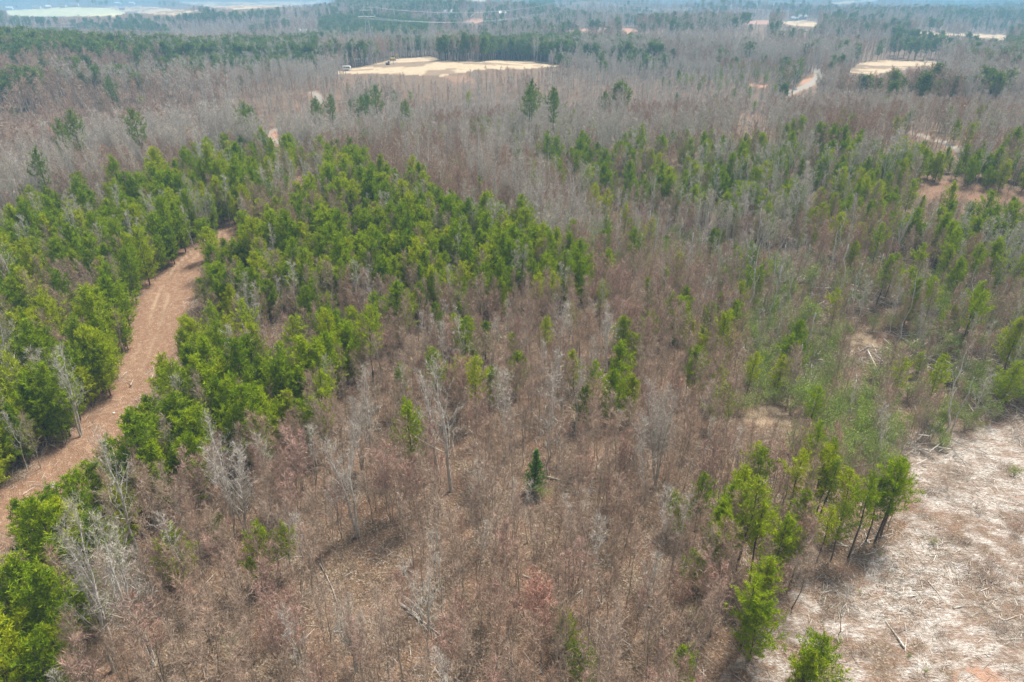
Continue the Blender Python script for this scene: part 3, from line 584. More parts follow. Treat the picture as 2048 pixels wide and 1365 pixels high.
NOUN = {'deadshrub': 'low leafless reddish brown shrub', 'm_sap': 'slim brown bare tree', 'm_sapg': 'slim grey bare tree', 'sap': 'slender brown bare sapling', 'sapg': 'slender grey bare tree', 'maple': 'red-tipped bare maple', 'redmaple': 'bright red-budded bushy maple', 'big': 'spreading grey bare tree', 'snag': 'pale dead snag', 'pine': 'bushy green pine', 'pinethin': 'thin high-crowned pine', 'tallpine': 'tall dark pine', 'm_pine': 'small green pine', 'f_pine': 'far-off dark pine', 'cedar': 'dark conical cedar', 'shrub': 'rounded evergreen shrub', 'f_bare': 'far brown bare tree', 'f_grey': 'far grey bare tree'}
CATN = {'dead_shrub': 'shrub', 'bare_tree': 'bare tree', 'pine_tree': 'pine', 'maple_tree': 'maple', 'dead_tree': 'dead tree', 'cedar_tree': 'cedar', 'evergreen_shrub': 'shrub'}
GRP = {'dead_shrub': 'leafless shrubs on the clearing', 'bare_tree': 'leafless trees of the young wood', 'pine_tree': 'young green pines', 'maple_tree': 'red-budded maples', 'dead_tree': 'pale dead snags', 'cedar_tree': 'dark cedars', 'evergreen_shrub': 'evergreen shrubs of the hollow'}
bucket = {}
for i in sorted(pick):
    u, v = U[i], V[i]
    j = min(range(len(LM)), key=lambda k: (LM[k][1] - u) ** 2 + ((LM[k][2] - v) * 1.3) ** 2)
    dx, dy = u - LM[j][1], LM[j][2] - v; dist = math.hypot(dx, dy)
    a = int(((math.degrees(math.atan2(dy, dx)) + 22.5) % 360) // 45)
    bucket.setdefault((trees[i][0], j, a), []).append((dist, i))
LABEL = {}
for (k, j, a), L in bucket.items():
    L.sort()
    for n, (dist, i) in enumerate(L):
        near = 'nearest' if n == 0 else (ORD[n] + ' nearest' if n < len(ORD) else 'outermost')
        LABEL[i] = f"{NOUN[k]}, {near} {DIRS[a]} {LM[j][0]}" if dist > 12 else f"{NOUN[k]} that is {LM[j][0]}"
for (k, j, a), L in bucket.items():
    pass
for i_, l_ in LABEL.items():
    if len(l_.replace('-', '').split()) > 15: LABEL[i_] = l_.replace(' bare ', ' ').replace('slender ', 'slim ').replace('down and ', 'lower ')
first = {}
for i in sorted(pick, key=lambda i: -score[i]):
    k, vr, x, y, z, yaw, sx, sz, tx, ty = trees[i]; P = KIND[k][vr]; fam = FAM[k]
    e = bpy.data.objects.new(fam, None); COL.objects.link(e); e.empty_display_size = .5
    e.location = (x, y, z); e.rotation_euler = (tx, ty, yaw); e.scale = (sx, sx, sz)
    tag(e, LABEL[i], CATN[fam], GRP[fam])
    key = (k, vr)
    if key not in first:
        a = bpy.data.objects.new('trunk', P.trunk); b = bpy.data.objects.new('crown', P.crown); first[key] = (a, b)
    else:
        a, b = (o.copy() for o in first[key])
    for o in (a, b): COL.objects.link(o); o.parent = e

def scatter(name, pts, rot, scl, idx, protos, label, cat):
    me = bpy.data.meshes.new(name); me.vertices.add(len(pts)); me.vertices.foreach_set('co', np.asarray(pts, np.float32).ravel())
    a = me.attributes.new('rot', 'FLOAT_VECTOR', 'POINT'); a.data.foreach_set('vector', np.asarray(rot, np.float32).ravel())
    a = me.attributes.new('scl', 'FLOAT_VECTOR', 'POINT'); a.data.foreach_set('vector', np.asarray(scl, np.float32).ravel())
    a = me.attributes.new('pick', 'INT', 'POINT'); a.data.foreach_set('value', np.asarray(idx, np.int32))
    o = link(name, me); tag(o, label, cat, kind='stuff')
    g = bpy.data.node_groups.new(name, 'GeometryNodeTree')
    g.interface.new_socket('Geometry', in_out='INPUT', socket_type='NodeSocketGeometry'); g.interface.new_socket('Geometry', in_out='OUTPUT', socket_type='NodeSocketGeometry')
    N = g.nodes; L = g.links; gi = N.new('NodeGroupInput'); go = N.new('NodeGroupOutput'); jn = N.new('GeometryNodeJoinGeometry')
    for p in reversed(protos):
        oi = N.new('GeometryNodeObjectInfo'); oi.inputs[0].default_value = p.joined; ti = N.new('GeometryNodeGeometryToInstance')
        L.new(oi.outputs['Geometry'], ti.inputs[0]); L.new(ti.outputs[0], jn.inputs[0])
    ip = N.new('GeometryNodeInstanceOnPoints'); ip.inputs['Pick Instance'].default_value = True
    L.new(gi.outputs[0], ip.inputs['Points']); L.new(jn.outputs[0], ip.inputs['Instance'])
    def att(nm, ty):
        n = N.new('GeometryNodeInputNamedAttribute'); n.data_type = ty; n.inputs[0].default_value = nm
        return n.outputs[0]
    er = N.new('FunctionNodeEulerToRotation'); L.new(att('rot', 'FLOAT_VECTOR'), er.inputs[0]); L.new(er.outputs[0], ip.inputs['Rotation'])
    L.new(att('scl', 'FLOAT_VECTOR'), ip.inputs['Scale']); L.new(att('pick', 'INT'), ip.inputs['Instance Index'])
    L.new(ip.outputs[0], go.inputs[0])
    md = o.modifiers.new('scatter', 'NODES'); md.node_group = g
    return o
rest = {}
for i, t in enumerate(trees):
    if i not in pick: rest.setdefault(FAM[t[0]], []).append(t)
MASS = {'dead_shrub': ('scrub', 'low leafless brown scrub', 'scrub'), 'bare_tree': ('bare_woodland', 'leafless grey-brown woodland spreading to the far hills', 'woodland'), 'pine_tree': ('pine_woodland', 'green pine woods scattered over the far hills', 'woodland'),
        'maple_tree': ('maple_thicket', 'red-tinged maple thicket mixed through the wood', 'thicket'), 'dead_tree': ('dead_tree_stand', 'pale dead trees scattered through the far wood', 'dead trees'),
        'cedar_tree': ('cedar_thicket', 'dark cedars', 'cedars'), 'evergreen_shrub': ('evergreen_thicket', 'dull green evergreen shrubs filling the hollow', 'thicket')}
for fam, L in rest.items():
    ks = sorted({t[0] for t in L}); protos = []; off = {}
    for k in ks: off[k] = len(protos); protos += KIND[k]
    scatter(MASS[fam][0], [(t[2], t[3], t[4]) for t in L], [(t[8], t[9], t[5]) for t in L], [(t[6], t[6], t[7]) for t in L], [off[t[0]] + t[1] for t in L], protos, MASS[fam][1], MASS[fam][2])
print('TREES', len(trees), 'picked', len(pick), {k: len(v) for k, v in rest.items()})

# ------------------------------------------------------------------ ground sheet
dense = np.linspace(-46, 46, 1000); out1 = np.linspace(50, 310, 53)
ang = np.radians(np.concatenate([dense, out1])); NA = len(ang)
rad = np.concatenate([[4, 10], 15 * (12000 / 15) ** (np.linspace(0, 1, 620))]); NR = len(rad)
AA, RR = np.meshgrid(ang, rad); gx = (RR * np.sin(AA)).ravel(); gy = (RR * np.cos(AA)).ravel()
gz = terr(gx, gy)
u, v, d = proj(gx, gy, gz); fr = d > 5
nz = fbm(gx, gy, 3.0, 3) - .5
sc = np.clip(d / 70, .3, 30)
uj = u + nz * 26 / sc * 1.0; vj = v + (fbm(gx + 50, gy, 3.0, 3) - .5) * 22 / np.clip(sc ** 1.8, .3, 900)
def soft(polys):
    r = np.zeros(len(gx))
    for pl in polys:
        us = [p[0] for p in pl]; vs = [p[1] for p in pl]
        mm = fr & (uj > min(us)) & (uj < max(us)) & (vj > min(vs)) & (vj < max(vs)); q = np.zeros(len(gx), bool); q[mm] = inpoly(uj[mm], vj[mm], pl); r = np.maximum(r, q)
    return r
tc = [at(a, b)[:2] for a, b in TRACK_C]
dtr, side, along = seg_d(gx, gy, tc)
wob = (fbm(gx, gy, 4, 4) - .5) * 5.0
trk = sstep(5.2, 3.2, dtr + wob)
rut = np.maximum(G(np.abs(side + .3) - .85, .22), 0) * sstep(20, 60, along)
clr = 0
for k_, (s1_, a1_) in enumerate(((9, 190), (4, 120), (2, 80))):
    uo, vo_ = uj.copy(), vj.copy(); uj = u + (fbm(gx + 31 * k_, gy, s1_, 4) - .5) * a1_; vj = v + (fbm(gx, gy + 47 * k_, s1_, 4) - .5) * a1_ * .8
    clr = clr + soft([CLEAR]) / 3; uj, vj = uo, vo_
weed = sstep(.46, .56, fbm(gx + 200, gy, 5.5, 4)) * sstep(.35, .6, fbm(gx, gy + 90, 1.3, 3))
clr = clr * (1 - .85 * weed) * (1 - .6 * sstep(.56, .64, fbm(gx + 80, gy + 40, 11, 4))); clr = np.maximum(clr, soft([[(1430, 1365), (1500, 1290), (1570, 1190), (1640, 1140), (1640, 1500), (1400, 1500)]]) * sstep(.5, .62, fbm(gx, gy, 1.2, 3)) * .8)
clr = clr * (1 - .75 * sstep(.52, .6, fbm(gx, gy, 4, 4)) * soft([[(1560, 1140), (1740, 1100), (1720, 1240), (1600, 1260)]]))
fld = soft(FIELDS) * (1 - .75 * sstep(.52, .60, fbm(gx, gy * 2.5, 22, 4)))
road = np.zeros(len(gx)); edge = np.zeros(len(gx))
for pts, wd in ROADS:
    rp = [at(a, b)[:2] for a, b in pts]; dd = seg_d(gx, gy, rp)[0]; road = np.maximum(road, sstep(wd * .62, wd * .45, dd)); edge = np.maximum(edge, sstep(wd * 1.4, wd * .6, dd + wob * .4))
red = np.maximum(soft(REDS), soft([[(1920, 1345), (2060, 1325), (2100, 1500), (1850, 1500)]]) * .7 * sstep(.40, .6, fbm(gx, gy, 2.5, 4))); red = np.maximum(red, soft(RED2) * .35)
tan = soft([[(1690, 672), (1745, 668), (1768, 700), (1735, 718), (1700, 700)], [(1480, 815), (1560, 820), (1595, 850), (1500, 848)], [(1880, 590), (2000, 600), (2000, 620), (1880, 610)]])
grn = soft(GREENF)
z1 = np.stack([np.clip(trk + edge * .8, 0, 1), clr, np.clip(fld + rut * trk * .42 * sstep(.38, .5, fbm(gx, gy, 6, 3)) + tan * .45 * sstep(.38, .55, fbm(gx, gy, 1.5, 3)), 0, 1), np.ones(len(gx))], 1).astype(np.float32)
z2 = np.stack([red, road, grn, np.ones(len(gx))], 1).astype(np.float32)
# real relief: ruts pressed into the track, lumpy forest floor, road shoulders
gz2 = gz - .10 * rut * trk - .12 * trk + (fbm(gx, gy, 1.6, 3) - .5) * .35 * sstep(400, 100, RR.ravel())
me = bpy.data.meshes.new('ground'); nv = NA * NR + 1
co = np.zeros((nv, 3), np.float32); co[:-1, 0] = gx; co[:-1, 1] = gy; co[:-1, 2] = gz2; co[-1] = (0, 0, float(terr(0., 0.)))
i = np.arange(NR - 1)[:, None] * NA; j = np.arange(NA)[None, :]; j2 = (j + 1) % NA
q = np.stack([i + j, i + NA + j, i + NA + j2, i + j2], -1).reshape(-1, 4)
tri = np.stack([np.full(NA, nv - 1), np.arange(NA), (np.arange(NA) + 1) % NA], 1)
nl = q.size + tri.size; me.vertices.add(nv); me.vertices.foreach_set('co', co.ravel()); me.loops.add(nl)
me.loops.foreach_set('vertex_index', np.concatenate([q.ravel(), tri.ravel()]).astype(np.int32)); me.polygons.add(len(q) + NA)
me.polygons.foreach_set('loop_start', np.concatenate([np.arange(len(q)) * 4, q.size + np.arange(NA) * 3]).astype(np.int32))
me.update(calc_edges=True)
for nm, zz in (('zones', z1), ('zones2', z2)):
    a = me.attributes.new(nm, 'FLOAT_COLOR', 'POINT'); b = np.zeros((nv, 4), np.float32); b[:-1] = zz; a.data.foreach_set('color', b.ravel())
me.polygons.foreach_set('use_smooth', np.ones(len(me.polygons), bool))
me.materials.append(ground_mat()); g = link('ground', me); g['kind'] = 'structure'

# ------------------------------------------------------------------ undergrowth and debris (nobody could count them)
def field_pts(n, rmin, rmax, amax=50, pw=.5):
    r = rmin + (rmax - rmin) * rng.random(n) ** pw; a = np.radians(rng.uniform(-amax, amax, n)); x = r * np.sin(a); y = r * np.cos(a); z = terr(x, y)
    return x, y, z, *proj(x, y, z)[:2]
x, y, z, u, v = field_pts(15000, 26, 190, 50, .62)
ok = np.ones(len(x), bool)
for pl in (TRACK, CLEAR): ok &= ~inpoly(u, v, pl)
ok &= fbm(x, y, 9, 3) > .36
x, y, z = x[ok], y[ok], z[ok]; n = len(x)
s_ = rng.uniform(.5, 1.25, n)
scatter('undergrowth', np.stack([x, y, z], 1), np.stack([rng.normal(0, .1, n), rng.normal(0, .1, n), rng.uniform(0, 6.28, n)], 1), np.stack([s_, s_, s_], 1), rng.integers(0, 4, n), KIND['brush'], 'low brown twiggy undergrowth between the trunks', 'undergrowth')
def sticks(seed, n, mats, L=(.3, 1.3), w=(.012, .035), area=1.0):
    rr = random.Random(seed); C = MB()
    for i in range(n):
        p = Vector((rr.gauss(0, area), rr.gauss(0, area), .03 + rr.random() * .12)); a = rr.gauss(.5, .8); d = Vector((math.cos(a), math.sin(a), rr.gauss(0, .08))).normalized(); l = rr.uniform(*L); r_ = rr.uniform(*w)
        C.tube([p - d * l / 2, p + d * l * .1 + Vector((0, 0, .02)), p + d * l / 2], [r_, r_ * .8, r_ * .4], 3, rr.randrange(len(mats)))
    return MB(), C, [M[m] for m in mats]
KIND['stick'] = [Proto('slash', sticks(700 + i, 22, ('log_grey', 'bark_white', 'bark_brown', 'bark_grey'), w=(.008, .028))) for i in range(4)] + [Proto('straw', brush(720 + i, .55, 26, ('dry_grass', 'dry_grass'), 1.3)) for i in range(2)]
x, y, z, u, v = field_pts(16000, 26, 120, 60, .6)
ok = inpoly(u, v, CLEAR) & (fbm(x, y, 6, 4) + rng.normal(0, .06, len(x)) > .44); x, y, z = x[ok], y[ok], z[ok]; n = len(x); s_ = rng.uniform(.3, 1.15, n)
kk = np.where(rng.random(n) < .75, rng.integers(0, 4, n), rng.integers(4, 6, n))
scatter('slash_debris', np.stack([x, y, z], 1), np.stack([0 * x, 0 * x, rng.normal(0, .7, n)], 1), np.stack([s_, s_, s_], 1), kk, KIND['stick'], 'bleached sticks and dry grass strewn over the clearing', 'debris')
x, y, z, u, v = field_pts(1300, 26, 150, 48, .6)
ok = ~inpoly(u, v, CLEAR) & ~inpoly(u, v, TRACK); x, y, z = x[ok], y[ok], z[ok]; n = len(x); s_ = rng.uniform(.5, 1.4, n)
scatter('fallen_twigs', np.stack([x, y, z], 1), np.stack([0 * x, 0 * x, rng.uniform(0, 6.28, n)], 1), np.stack([s_, s_, s_], 1), rng.integers(0, 4, n), KIND['stick'], 'grey fallen sticks lying on the leaf litter', 'debris')

KIND['weed'] = [Proto('weed', brush(740 + i, .8, 30, ('bark_brown', 'twig_red' if i == 2 else 'twig_brown'), 1.1)) for i in range(3)]
x, y, z, u, v = field_pts(6000, 26, 120, 60, .6)
ok = inpoly(u, v, CLEAR) & (fbm(x + 200, y, 5.5, 4) > .53); x, y, z = x[ok], y[ok], z[ok]; n = len(x); s_ = rng.uniform(.4, 1.2, n)
scatter('dead_weeds', np.stack([x, y, z], 1), np.stack([0 * x, 0 * x, rng.uniform(0, 6.28, n)], 1), np.stack([s_, s_, s_ * .7], 1), rng.integers(0, 3, n), KIND['weed'], 'brown dead weeds in patches over the pale clearing', 'weeds')
x, y, z, u, v = field_pts(9000, 50, 220, 50, .7)
dd_ = seg_d(x, y, tc)[0] + rng.normal(0, .5, len(x)); ok = (dd_ > 2.9) & (dd_ < 5.6) & (x < 0); x, y, z = x[ok], y[ok], z[ok]; n = len(x); s_ = rng.uniform(.3, .9, n)
scatter('verge_weeds', np.stack([x, y, z], 1), np.stack([0 * x, 0 * x, rng.uniform(0, 6.28, n)], 1), np.stack([s_, s_, s_ * .7], 1), rng.integers(0, 3, n), KIND['weed'], 'brown dead weeds along both edges of the dirt track', 'weeds')
KIND['bigslash'] = [Proto('downed_limbs', sticks(780 + i, 9, ('log_grey', 'bark_white', 'log_grey'), (1.2, 4.5), (.03, .075), 1.6)) for i in range(4)]
x, y, z, u, v = field_pts(5000, 50, 190, 50, .8)
ok = (inpoly(u, v, [(1300, 440), (1560, 470), (2048, 520), (2300, 600), (2300, 880), (1850, 915), (1600, 880), (1450, 800), (1450, 640), (1350, 540)])) & (fbm(x, y, 8, 3) > .5); x, y, z = x[ok], y[ok], z[ok]; n = len(x); s_ = rng.uniform(.5, 1.2, n)
scatter('downed_limbs', np.stack([x, y, z + .1], 1), np.stack([rng.normal(0, .12, n), rng.normal(0, .12, n), rng.uniform(0, 6.28, n)], 1), np.stack([s_, s_, s_], 1), rng.integers(0, 4, n), KIND['bigslash'], 'tangle of pale downed limbs lying through the shrubby hollow', 'debris')
# ------------------------------------------------------------------ fallen logs, stumps and stones
def log(u0, v0, u1, v1, r_, label, branches=3, lift=.15, mt='log_grey'):
    a = at(u0, v0); b = at(u1, v1); A_ = Vector((a[0], a[1], a[2] + lift)); B = Vector((b[0], b[1], b[2] + lift * .7)); L = (B - A_).length
    rr = random.Random(int(u0 * 7 + v0)); e = bpy.data.objects.new('fallen_log', None); COL.objects.link(e); e.location = A_
    d = B - A_; T = MB(); pts = [d * (k / 6) + Vector((rr.gauss(0, .03), rr.gauss(0, .03), rr.gauss(0, .03))) * (L / 4 if 0 < k < 6 else 0) for k in range(7)]
    T.tube(pts, [r_ * (1 - .75 * k / 6) for k in range(7)], 7, 0, cap=True); link('log', T.mesh('log', [M[mt]], True), e)
    if branches:
        Bm = MB(); dn = d.normalized()
        for k in range(branches * 3):
            f = rr.uniform(.35, .97); P = d * f; q = (dn * .7 + rdir(rr, .6) * .8).normalized(); l = L * rr.uniform(.08, .25)
            Bm.tube([P, P + q * l * .5, P + (q + rdir(rr) * .2) * l], [r_ * .3, r_ * .2, .01], 3, 0)
            for j in range(4): Bm.twig(P + q * l * rr.uniform(.3, 1), (q + rdir(rr) * .8).normalized(), l * .5, .03, 0, rr)
        link('branches', Bm.mesh('log_branches', [M[mt]]), e)
    tag(e, label, 'log', 'fallen logs')
log(1625, 650, 1572, 592, .13, 'pale fallen tree with bare limbs in the hollow beside the tallest snag', 5)
log(1500, 567, 1438, 556, .12, 'straight white log lying level just left of the tallest snag', 1)
log(1735, 805, 1712, 752, .16, 'steep grey split log among shrubs above the bushy shrub mound', 2)
log(1705, 800, 1712, 755, .13, 'short leaning log meeting the steep grey split log at its top', 1)
log(1950, 785, 1865, 760, .15, 'thick grey log lying in the brush at the right edge of the hollow', 2)
log(1960, 782, 1885, 783, .13, 'level pale log just under the thick grey log', 1)
log(2015, 805, 1985, 805, .12, 'short pale log nearest the frame edge beyond the clearing', 1)
log(1650, 845, 1600, 842, .10, 'thin pale pole lying left of the bushy shrub mound', 0)
log(1895, 845, 1800, 900, .10, 'long thin branch fallen toward the clearing from the shrubs', 4)
log(800, 1212, 905, 1290, .12, 'pale fallen tree with fan of limbs near the lowest thicket', 7)
log(520, 1010, 560, 1045, .07, 'thin leaning stick on leaves under the grey trees', 0)
log(1808, 1300, 1770, 1245, .09, 'white pole lying in the middle of the slash clearing', 0, .08, 'bark_white')
log(1735, 1088, 1728, 1062, .07, 'short white stick at the clearing rim beneath thin pines', 0, .08, 'bark_white')
log(1905, 1220, 1925, 1215, .09, 'short thick white chunk of wood on the slash clearing', 0, .08, 'bark_white')
log(1855, 1165, 1880, 1195, .06, 'slim bleached pole upper part of the slash clearing', 0, .08, 'bark_white')
log(1700, 935, 1735, 932, .08, 'white log at the shrub edge at the clearing top', 0, .08, 'bark_white')
log(1785, 1010, 1770, 985, .07, 'leaning pale stick near the last thin pine of the clearing', 0, .1, 'bark_white')
log(960, 935, 1005, 940, .06, 'slender tan log left of the small dark cedar', 0, .1)
log(1090, 955, 1170, 975, .08, 'brown fallen trunk just right of the small dark cedar', 2, .1, 'bark_brown')
log(1045, 1155, 1110, 1175, .08, 'brown log on leaves above the red-budded maple', 1, .1, 'bark_brown')
log(640, 1130, 720, 1300, .05, 'long thin grey pole lying by the leaf-covered patch', 1, .1)
log(262, 775, 268, 760, .10, 'pale short log on the dirt track by its left edge', 0, .1)
log(325, 1240, 375, 1250, .07, 'crooked pale branch on the ground beneath the spreading grey tree', 1, .1)
log(1290, 1075, 1370, 1130, .07, 'dark fallen pole left of the pine clump by the clearing', 0, .1, 'bark_brown')
stone_m = plain('stone', (.55, .50, .44), .9, 0, 6, .2)
def stone(u, v, s_, label):
    x, y, z = at(u, v); rr = random.Random(int(u)); bmv = MB(); n = 6
    rings = []
    for i in range(1, n):
        th = math.pi * i / n; rings.append([Vector((math.sin(th) * math.cos(6.283 * k / 8) * rr.uniform(.8, 1.15), math.sin(th) * math.sin(6.283 * k / 8) * .7 * rr.uniform(.8, 1.15), math.cos(th) * .5)) * s_ for k in range(8)])
    for a, b in zip(rings[:-1], rings[1:]):
        for k in range(8): bmv.face((a[k], b[k], b[(k + 1) % 8], a[(k + 1) % 8]))
    bmv.face(rings[0]); bmv.face(rings[-1][::-1])
    o = link('stone', bmv.mesh('stone', [stone_m])); o.location = (x, y, z + s_ * .2); o.rotation_euler = (0, 0, rr.uniform(0, 6)); tag(o, label, 'stone', 'pale stones on the dirt track')
stone(107, 970, .26, 'pale stone on the lower dirt track, lower one of two'); stone(133, 963, .2, 'small pale stone on the lower dirt track, upper one of two')
stone(512, 1045, .18, 'lone pale stone on leaves under the leaning grey trees'); stone(228, 828, .2, 'pale stone at the track edge by the pine stand')

# ------------------------------------------------------------------ pylons and wires
steel = plain('galvanised_steel', (.50, .52, .53), .55, .3, 2, .1)
def pylon(u, v, H, yaw, label):
    x, y, z = at(u, v); e = bpy.data.objects.new('power_pylon', None); COL.objects.link(e); e.location = (x, y, z); e.rotation_euler = (0, 0, yaw); tag(e, label, 'pylon', 'steel power pylons')
    legs = []
    for sx in (-1, 1):
        for sy in (-1, 1):
            m = MB(); m.tube([Vector((sx * 3.2, sy * 2.4, -1)), Vector((sx * 1.6, sy * 1.2, H * .62)), Vector((sx * 1.4, sy * .9, H * .8))], [.22, .18, .15], 4); link('leg', m.mesh('pylon_leg', [steel]), e)
    m = MB(); n = 6
    def w_(f): return 3.2 - 1.8 * min(1, f / .8), 2.4 - 1.5 * min(1, f / .8)
    for i in range(n):
        f0, f1 = i * .8 / n, (i + 1) * .8 / n; a, b = w_(f0), w_(f1)
        for sx in (-1, 1):
            m.tube([Vector((sx * a[0], -a[1], H * f0)), Vector((sx * b[0], b[1], H * f1))], [.09, .09], 3); m.tube([Vector((sx * a[0], a[1], H * f0)), Vector((sx * b[0], -b[1], H * f1))], [.09, .09], 3)
        for sy in (-1, 1):
            m.tube([Vector((-a[0], sy * a[1], H * f0)), Vector((b[0], sy * b[1], H * f1))], [.09, .09], 3); m.tube([Vector((a[0], sy * a[1], H * f0)), Vector((-b[0], sy * b[1], H * f1))], [.09, .09], 3)
    link('bracing', m.mesh('pylon_bracing', [steel]), e)
    m = MB(); m.tube([Vector((-7, 0, H * .8)), Vector((7, 0, H * .8))], [.25, .25], 4, cap=True); m.tube([Vector((-5.2, 0, H * .93)), Vector((5.2, 0, H * .93))], [.2, .2], 4, cap=True)
    for sx in (-1, 1):
        m.tube([Vector((sx * 7, 0, H * .8)), Vector((sx * 4, 0, H * .93)), Vector((sx * 2.4, 0, H))], [.14, .14, .1], 4); m.tube([Vector((sx * 1.4, 0, H * .8)), Vector((sx * 3.2, 0, H * .93))], [.14, .12], 4)
    link('crossarm', m.mesh('pylon_crossarm', [steel]), e)
    return x, y, z, H, yaw
PY = [pylon(145, 92, 26, .3, 'pale power pylon half hidden behind pines on the wooded hill'), pylon(740, 112, 36, .25, 'steel power pylon standing in trees behind the tan hilltop field'),
      pylon(1180, 56, 38, -.3, 'hazy power pylon beyond the dark pine strip, second along the line'), pylon(1470, 38, 40, -.2, 'faint power pylon farthest along the line near red soil bank'), pylon(2300, 40, 40, -.2, 'tall power pylon standing beyond the frame edge on the far ridge')]
wire_m = plain('wire_aluminium', (.42, .44, .46), .5, .3, 1, .05)
for a, b in zip(PY[:-1], PY[1:]):
    for k, (ox, fh) in enumerate(((-6.6, .78), (0, .78), (6.6, .78), (-2.4, 1.0), (2.4, 1.0))):
        p0 = Vector((a[0] + ox * math.cos(a[4]), a[1] + ox * math.sin(a[4]), a[2] + a[3] * fh)); p1 = Vector((b[0] + ox * math.cos(b[4]), b[1] + ox * math.sin(b[4]), b[2] + b[3] * fh))
        L = (p1 - p0).length; sag = min(14, L * .03); m = MB(); n = 40
        m.tube([p0.lerp(p1, i / n) - Vector((0, 0, sag * 4 * (i / n) * (1 - i / n))) for i in range(n + 1)], [.05] * (n + 1), 4)
        o = link('power_wire', m.mesh('power_wire', [wire_m]))
        spans = ['from the wooded left hill to the steel pylon by the tan field', 'from the pylon by the tan field to the second hazy pylon', 'between the second hazy pylon and the faintest pylon', 'leading off to the right from the faintest pylon']
        hh = ['outer near', 'middle', 'outer far', 'near top', 'far top'][k]
        tag(o, f"{hh} wire {spans[PY.index(a)]}", 'power line', 'wires of the power line')

# ------------------------------------------------------------------ far houses
wallm = {'white': plain('white_siding', (.78, .78, .76)), 'blue': plain('pale_blue_siding', (.55, .66, .72)), 'tan': plain('tan_siding', (.62, .55, .45)), 'grey': plain('grey_siding', (.5, .52, .54))}
roofm = {'grey': plain('grey_shingle', (.30, .31, .33)), 'white': plain('white_metal_roof', (.80, .82, .83), .4), 'brown': plain('brown_shingle', (.25, .19, .16)), 'red': plain('red_metal_roof', (.42, .17, .12))}
glass = plain('dark_window_glass', (.05, .06, .08), .15); doorm = plain('painted_door', (.30, .12, .08))
def house(u, v, L, Wd, Hh, yaw, wall, roof, label, name='house'):
    x, y, z = at(u, v); e = bpy.data.objects.new(name, None); COL.objects.link(e); e.location = (x, y, z - .2); e.rotation_euler = (0, 0, yaw); tag(e, label, name.replace('_', ' '), 'far scattered houses')
    m = MB(); m.box(-L / 2, L / 2, -Wd / 2, Wd / 2, 0, Hh)
    rh = Wd * .32
    for sx in (-1, 1): m.face((Vector((sx * L / 2, -Wd / 2, Hh)), Vector((sx * L / 2, Wd / 2, Hh)), Vector((sx * L / 2, 0, Hh + rh))))
    link('wall', m.mesh('house_wall', [wallm[wall]]), e)
    m = MB(); o_ = .5
    for sy in (-1, 1):
        a = [Vector((-L / 2 - o_, sy * (Wd / 2 + o_), Hh - rh * o_ / (Wd / 2) + .05)), Vector((L / 2 + o_, sy * (Wd / 2 + o_), Hh - rh * o_ / (Wd / 2) + .05)), Vector((L / 2 + o_, 0, Hh + rh + .05)), Vector((-L / 2 - o_, 0, Hh + rh + .05))]
        b = [p + Vector((0, 0, .18)) for p in a]
        m.face(a); m.face(b[::-1])
        for k in range(4): m.face((a[k], b[k], b[(k + 1) % 4], a[(k + 1) % 4]))
    rf = link('roof', m.mesh('house_roof', [roofm[roof]]), e)
    m = MB(); m.box(L * .2, L * .2 + .8, -.4, .4, Hh + rh * .5, Hh + rh + 1.0); link('chimney', m.mesh('chimney', [roofm['brown']]), rf)
    for k in range(max(2, int(L / 3.5))):
        cx = -L / 2 + (k + .5) * L / max(2, int(L / 3.5))
        if k == 1: m = MB(); m.box(cx - .5, cx + .5, -Wd / 2 - .05, -Wd / 2 + .05, .1, 2.2); link('door', m.mesh('house_door', [doorm]), e)
        else: m = MB(); m.box(cx - .6, cx + .6, -Wd / 2 - .05, -Wd / 2 + .05, 1.0, 2.3); link('window', m.mesh('house_window', [glass]), e)
house(848, 71, 13, 8, 4.5, .2, 'blue', 'white', 'pale blue house with white roof in woods right of the nearer pylon')
house(608, 71, 12, 8, 4.0, -.3, 'white', 'white', 'white house in bare woods left of the nearer pylon')
house(20, 21, 22, 13, 6.5, .2, 'white', 'white', 'large white farmhouse at the left end of the green field')
house(75, 18, 18, 10, 5, .1, 'white', 'grey', 'white house beside the dark tree on the green field')
house(98, 17, 12, 9, 4, .3, 'white', 'white', 'small white shed close to the dark tree on the green field')
house(128, 15, 15, 9, 4.5, -.2, 'white', 'brown', 'white house with brown roof, midway along the far field', )
house(152, 13, 15, 10, 4.5, .2, 'white', 'grey', 'white house with grey roof past the field middle')
house(237, 10, 20, 12, 6, .1, 'blue', 'white', 'pale blue barn standing over the tan far field')
house(265, 10, 20, 12, 6, -.1, 'white', 'white', 'white barn right of the pale blue barn')
house(245, 20, 14, 8, 4, .2, 'grey', 'grey', 'grey farm shed below the pale blue barn')
house(898, 30, 14, 8, 4, .1, 'white', 'white', 'white house at the left end of the far row of three')
house(908, 29, 13, 8, 4, .1, 'white', 'grey', 'white house with grey roof, middle of the far row')
house(1007, 33, 12, 8, 4, .1, 'white', 'white', 'small white house alone in the far bare woods')
house(1602, 40, 15, 9, 5, .2, 'grey', 'grey', 'grey house on the yellow lawn under hazy pines')
house(1588, 42, 12, 8, 4, .0, 'blue', 'grey', 'pale house left of the grey house on the yellow lawn')
house(1715, 2, 40, 16, 8, .1, 'white', 'white', 'long white building on the most distant field')
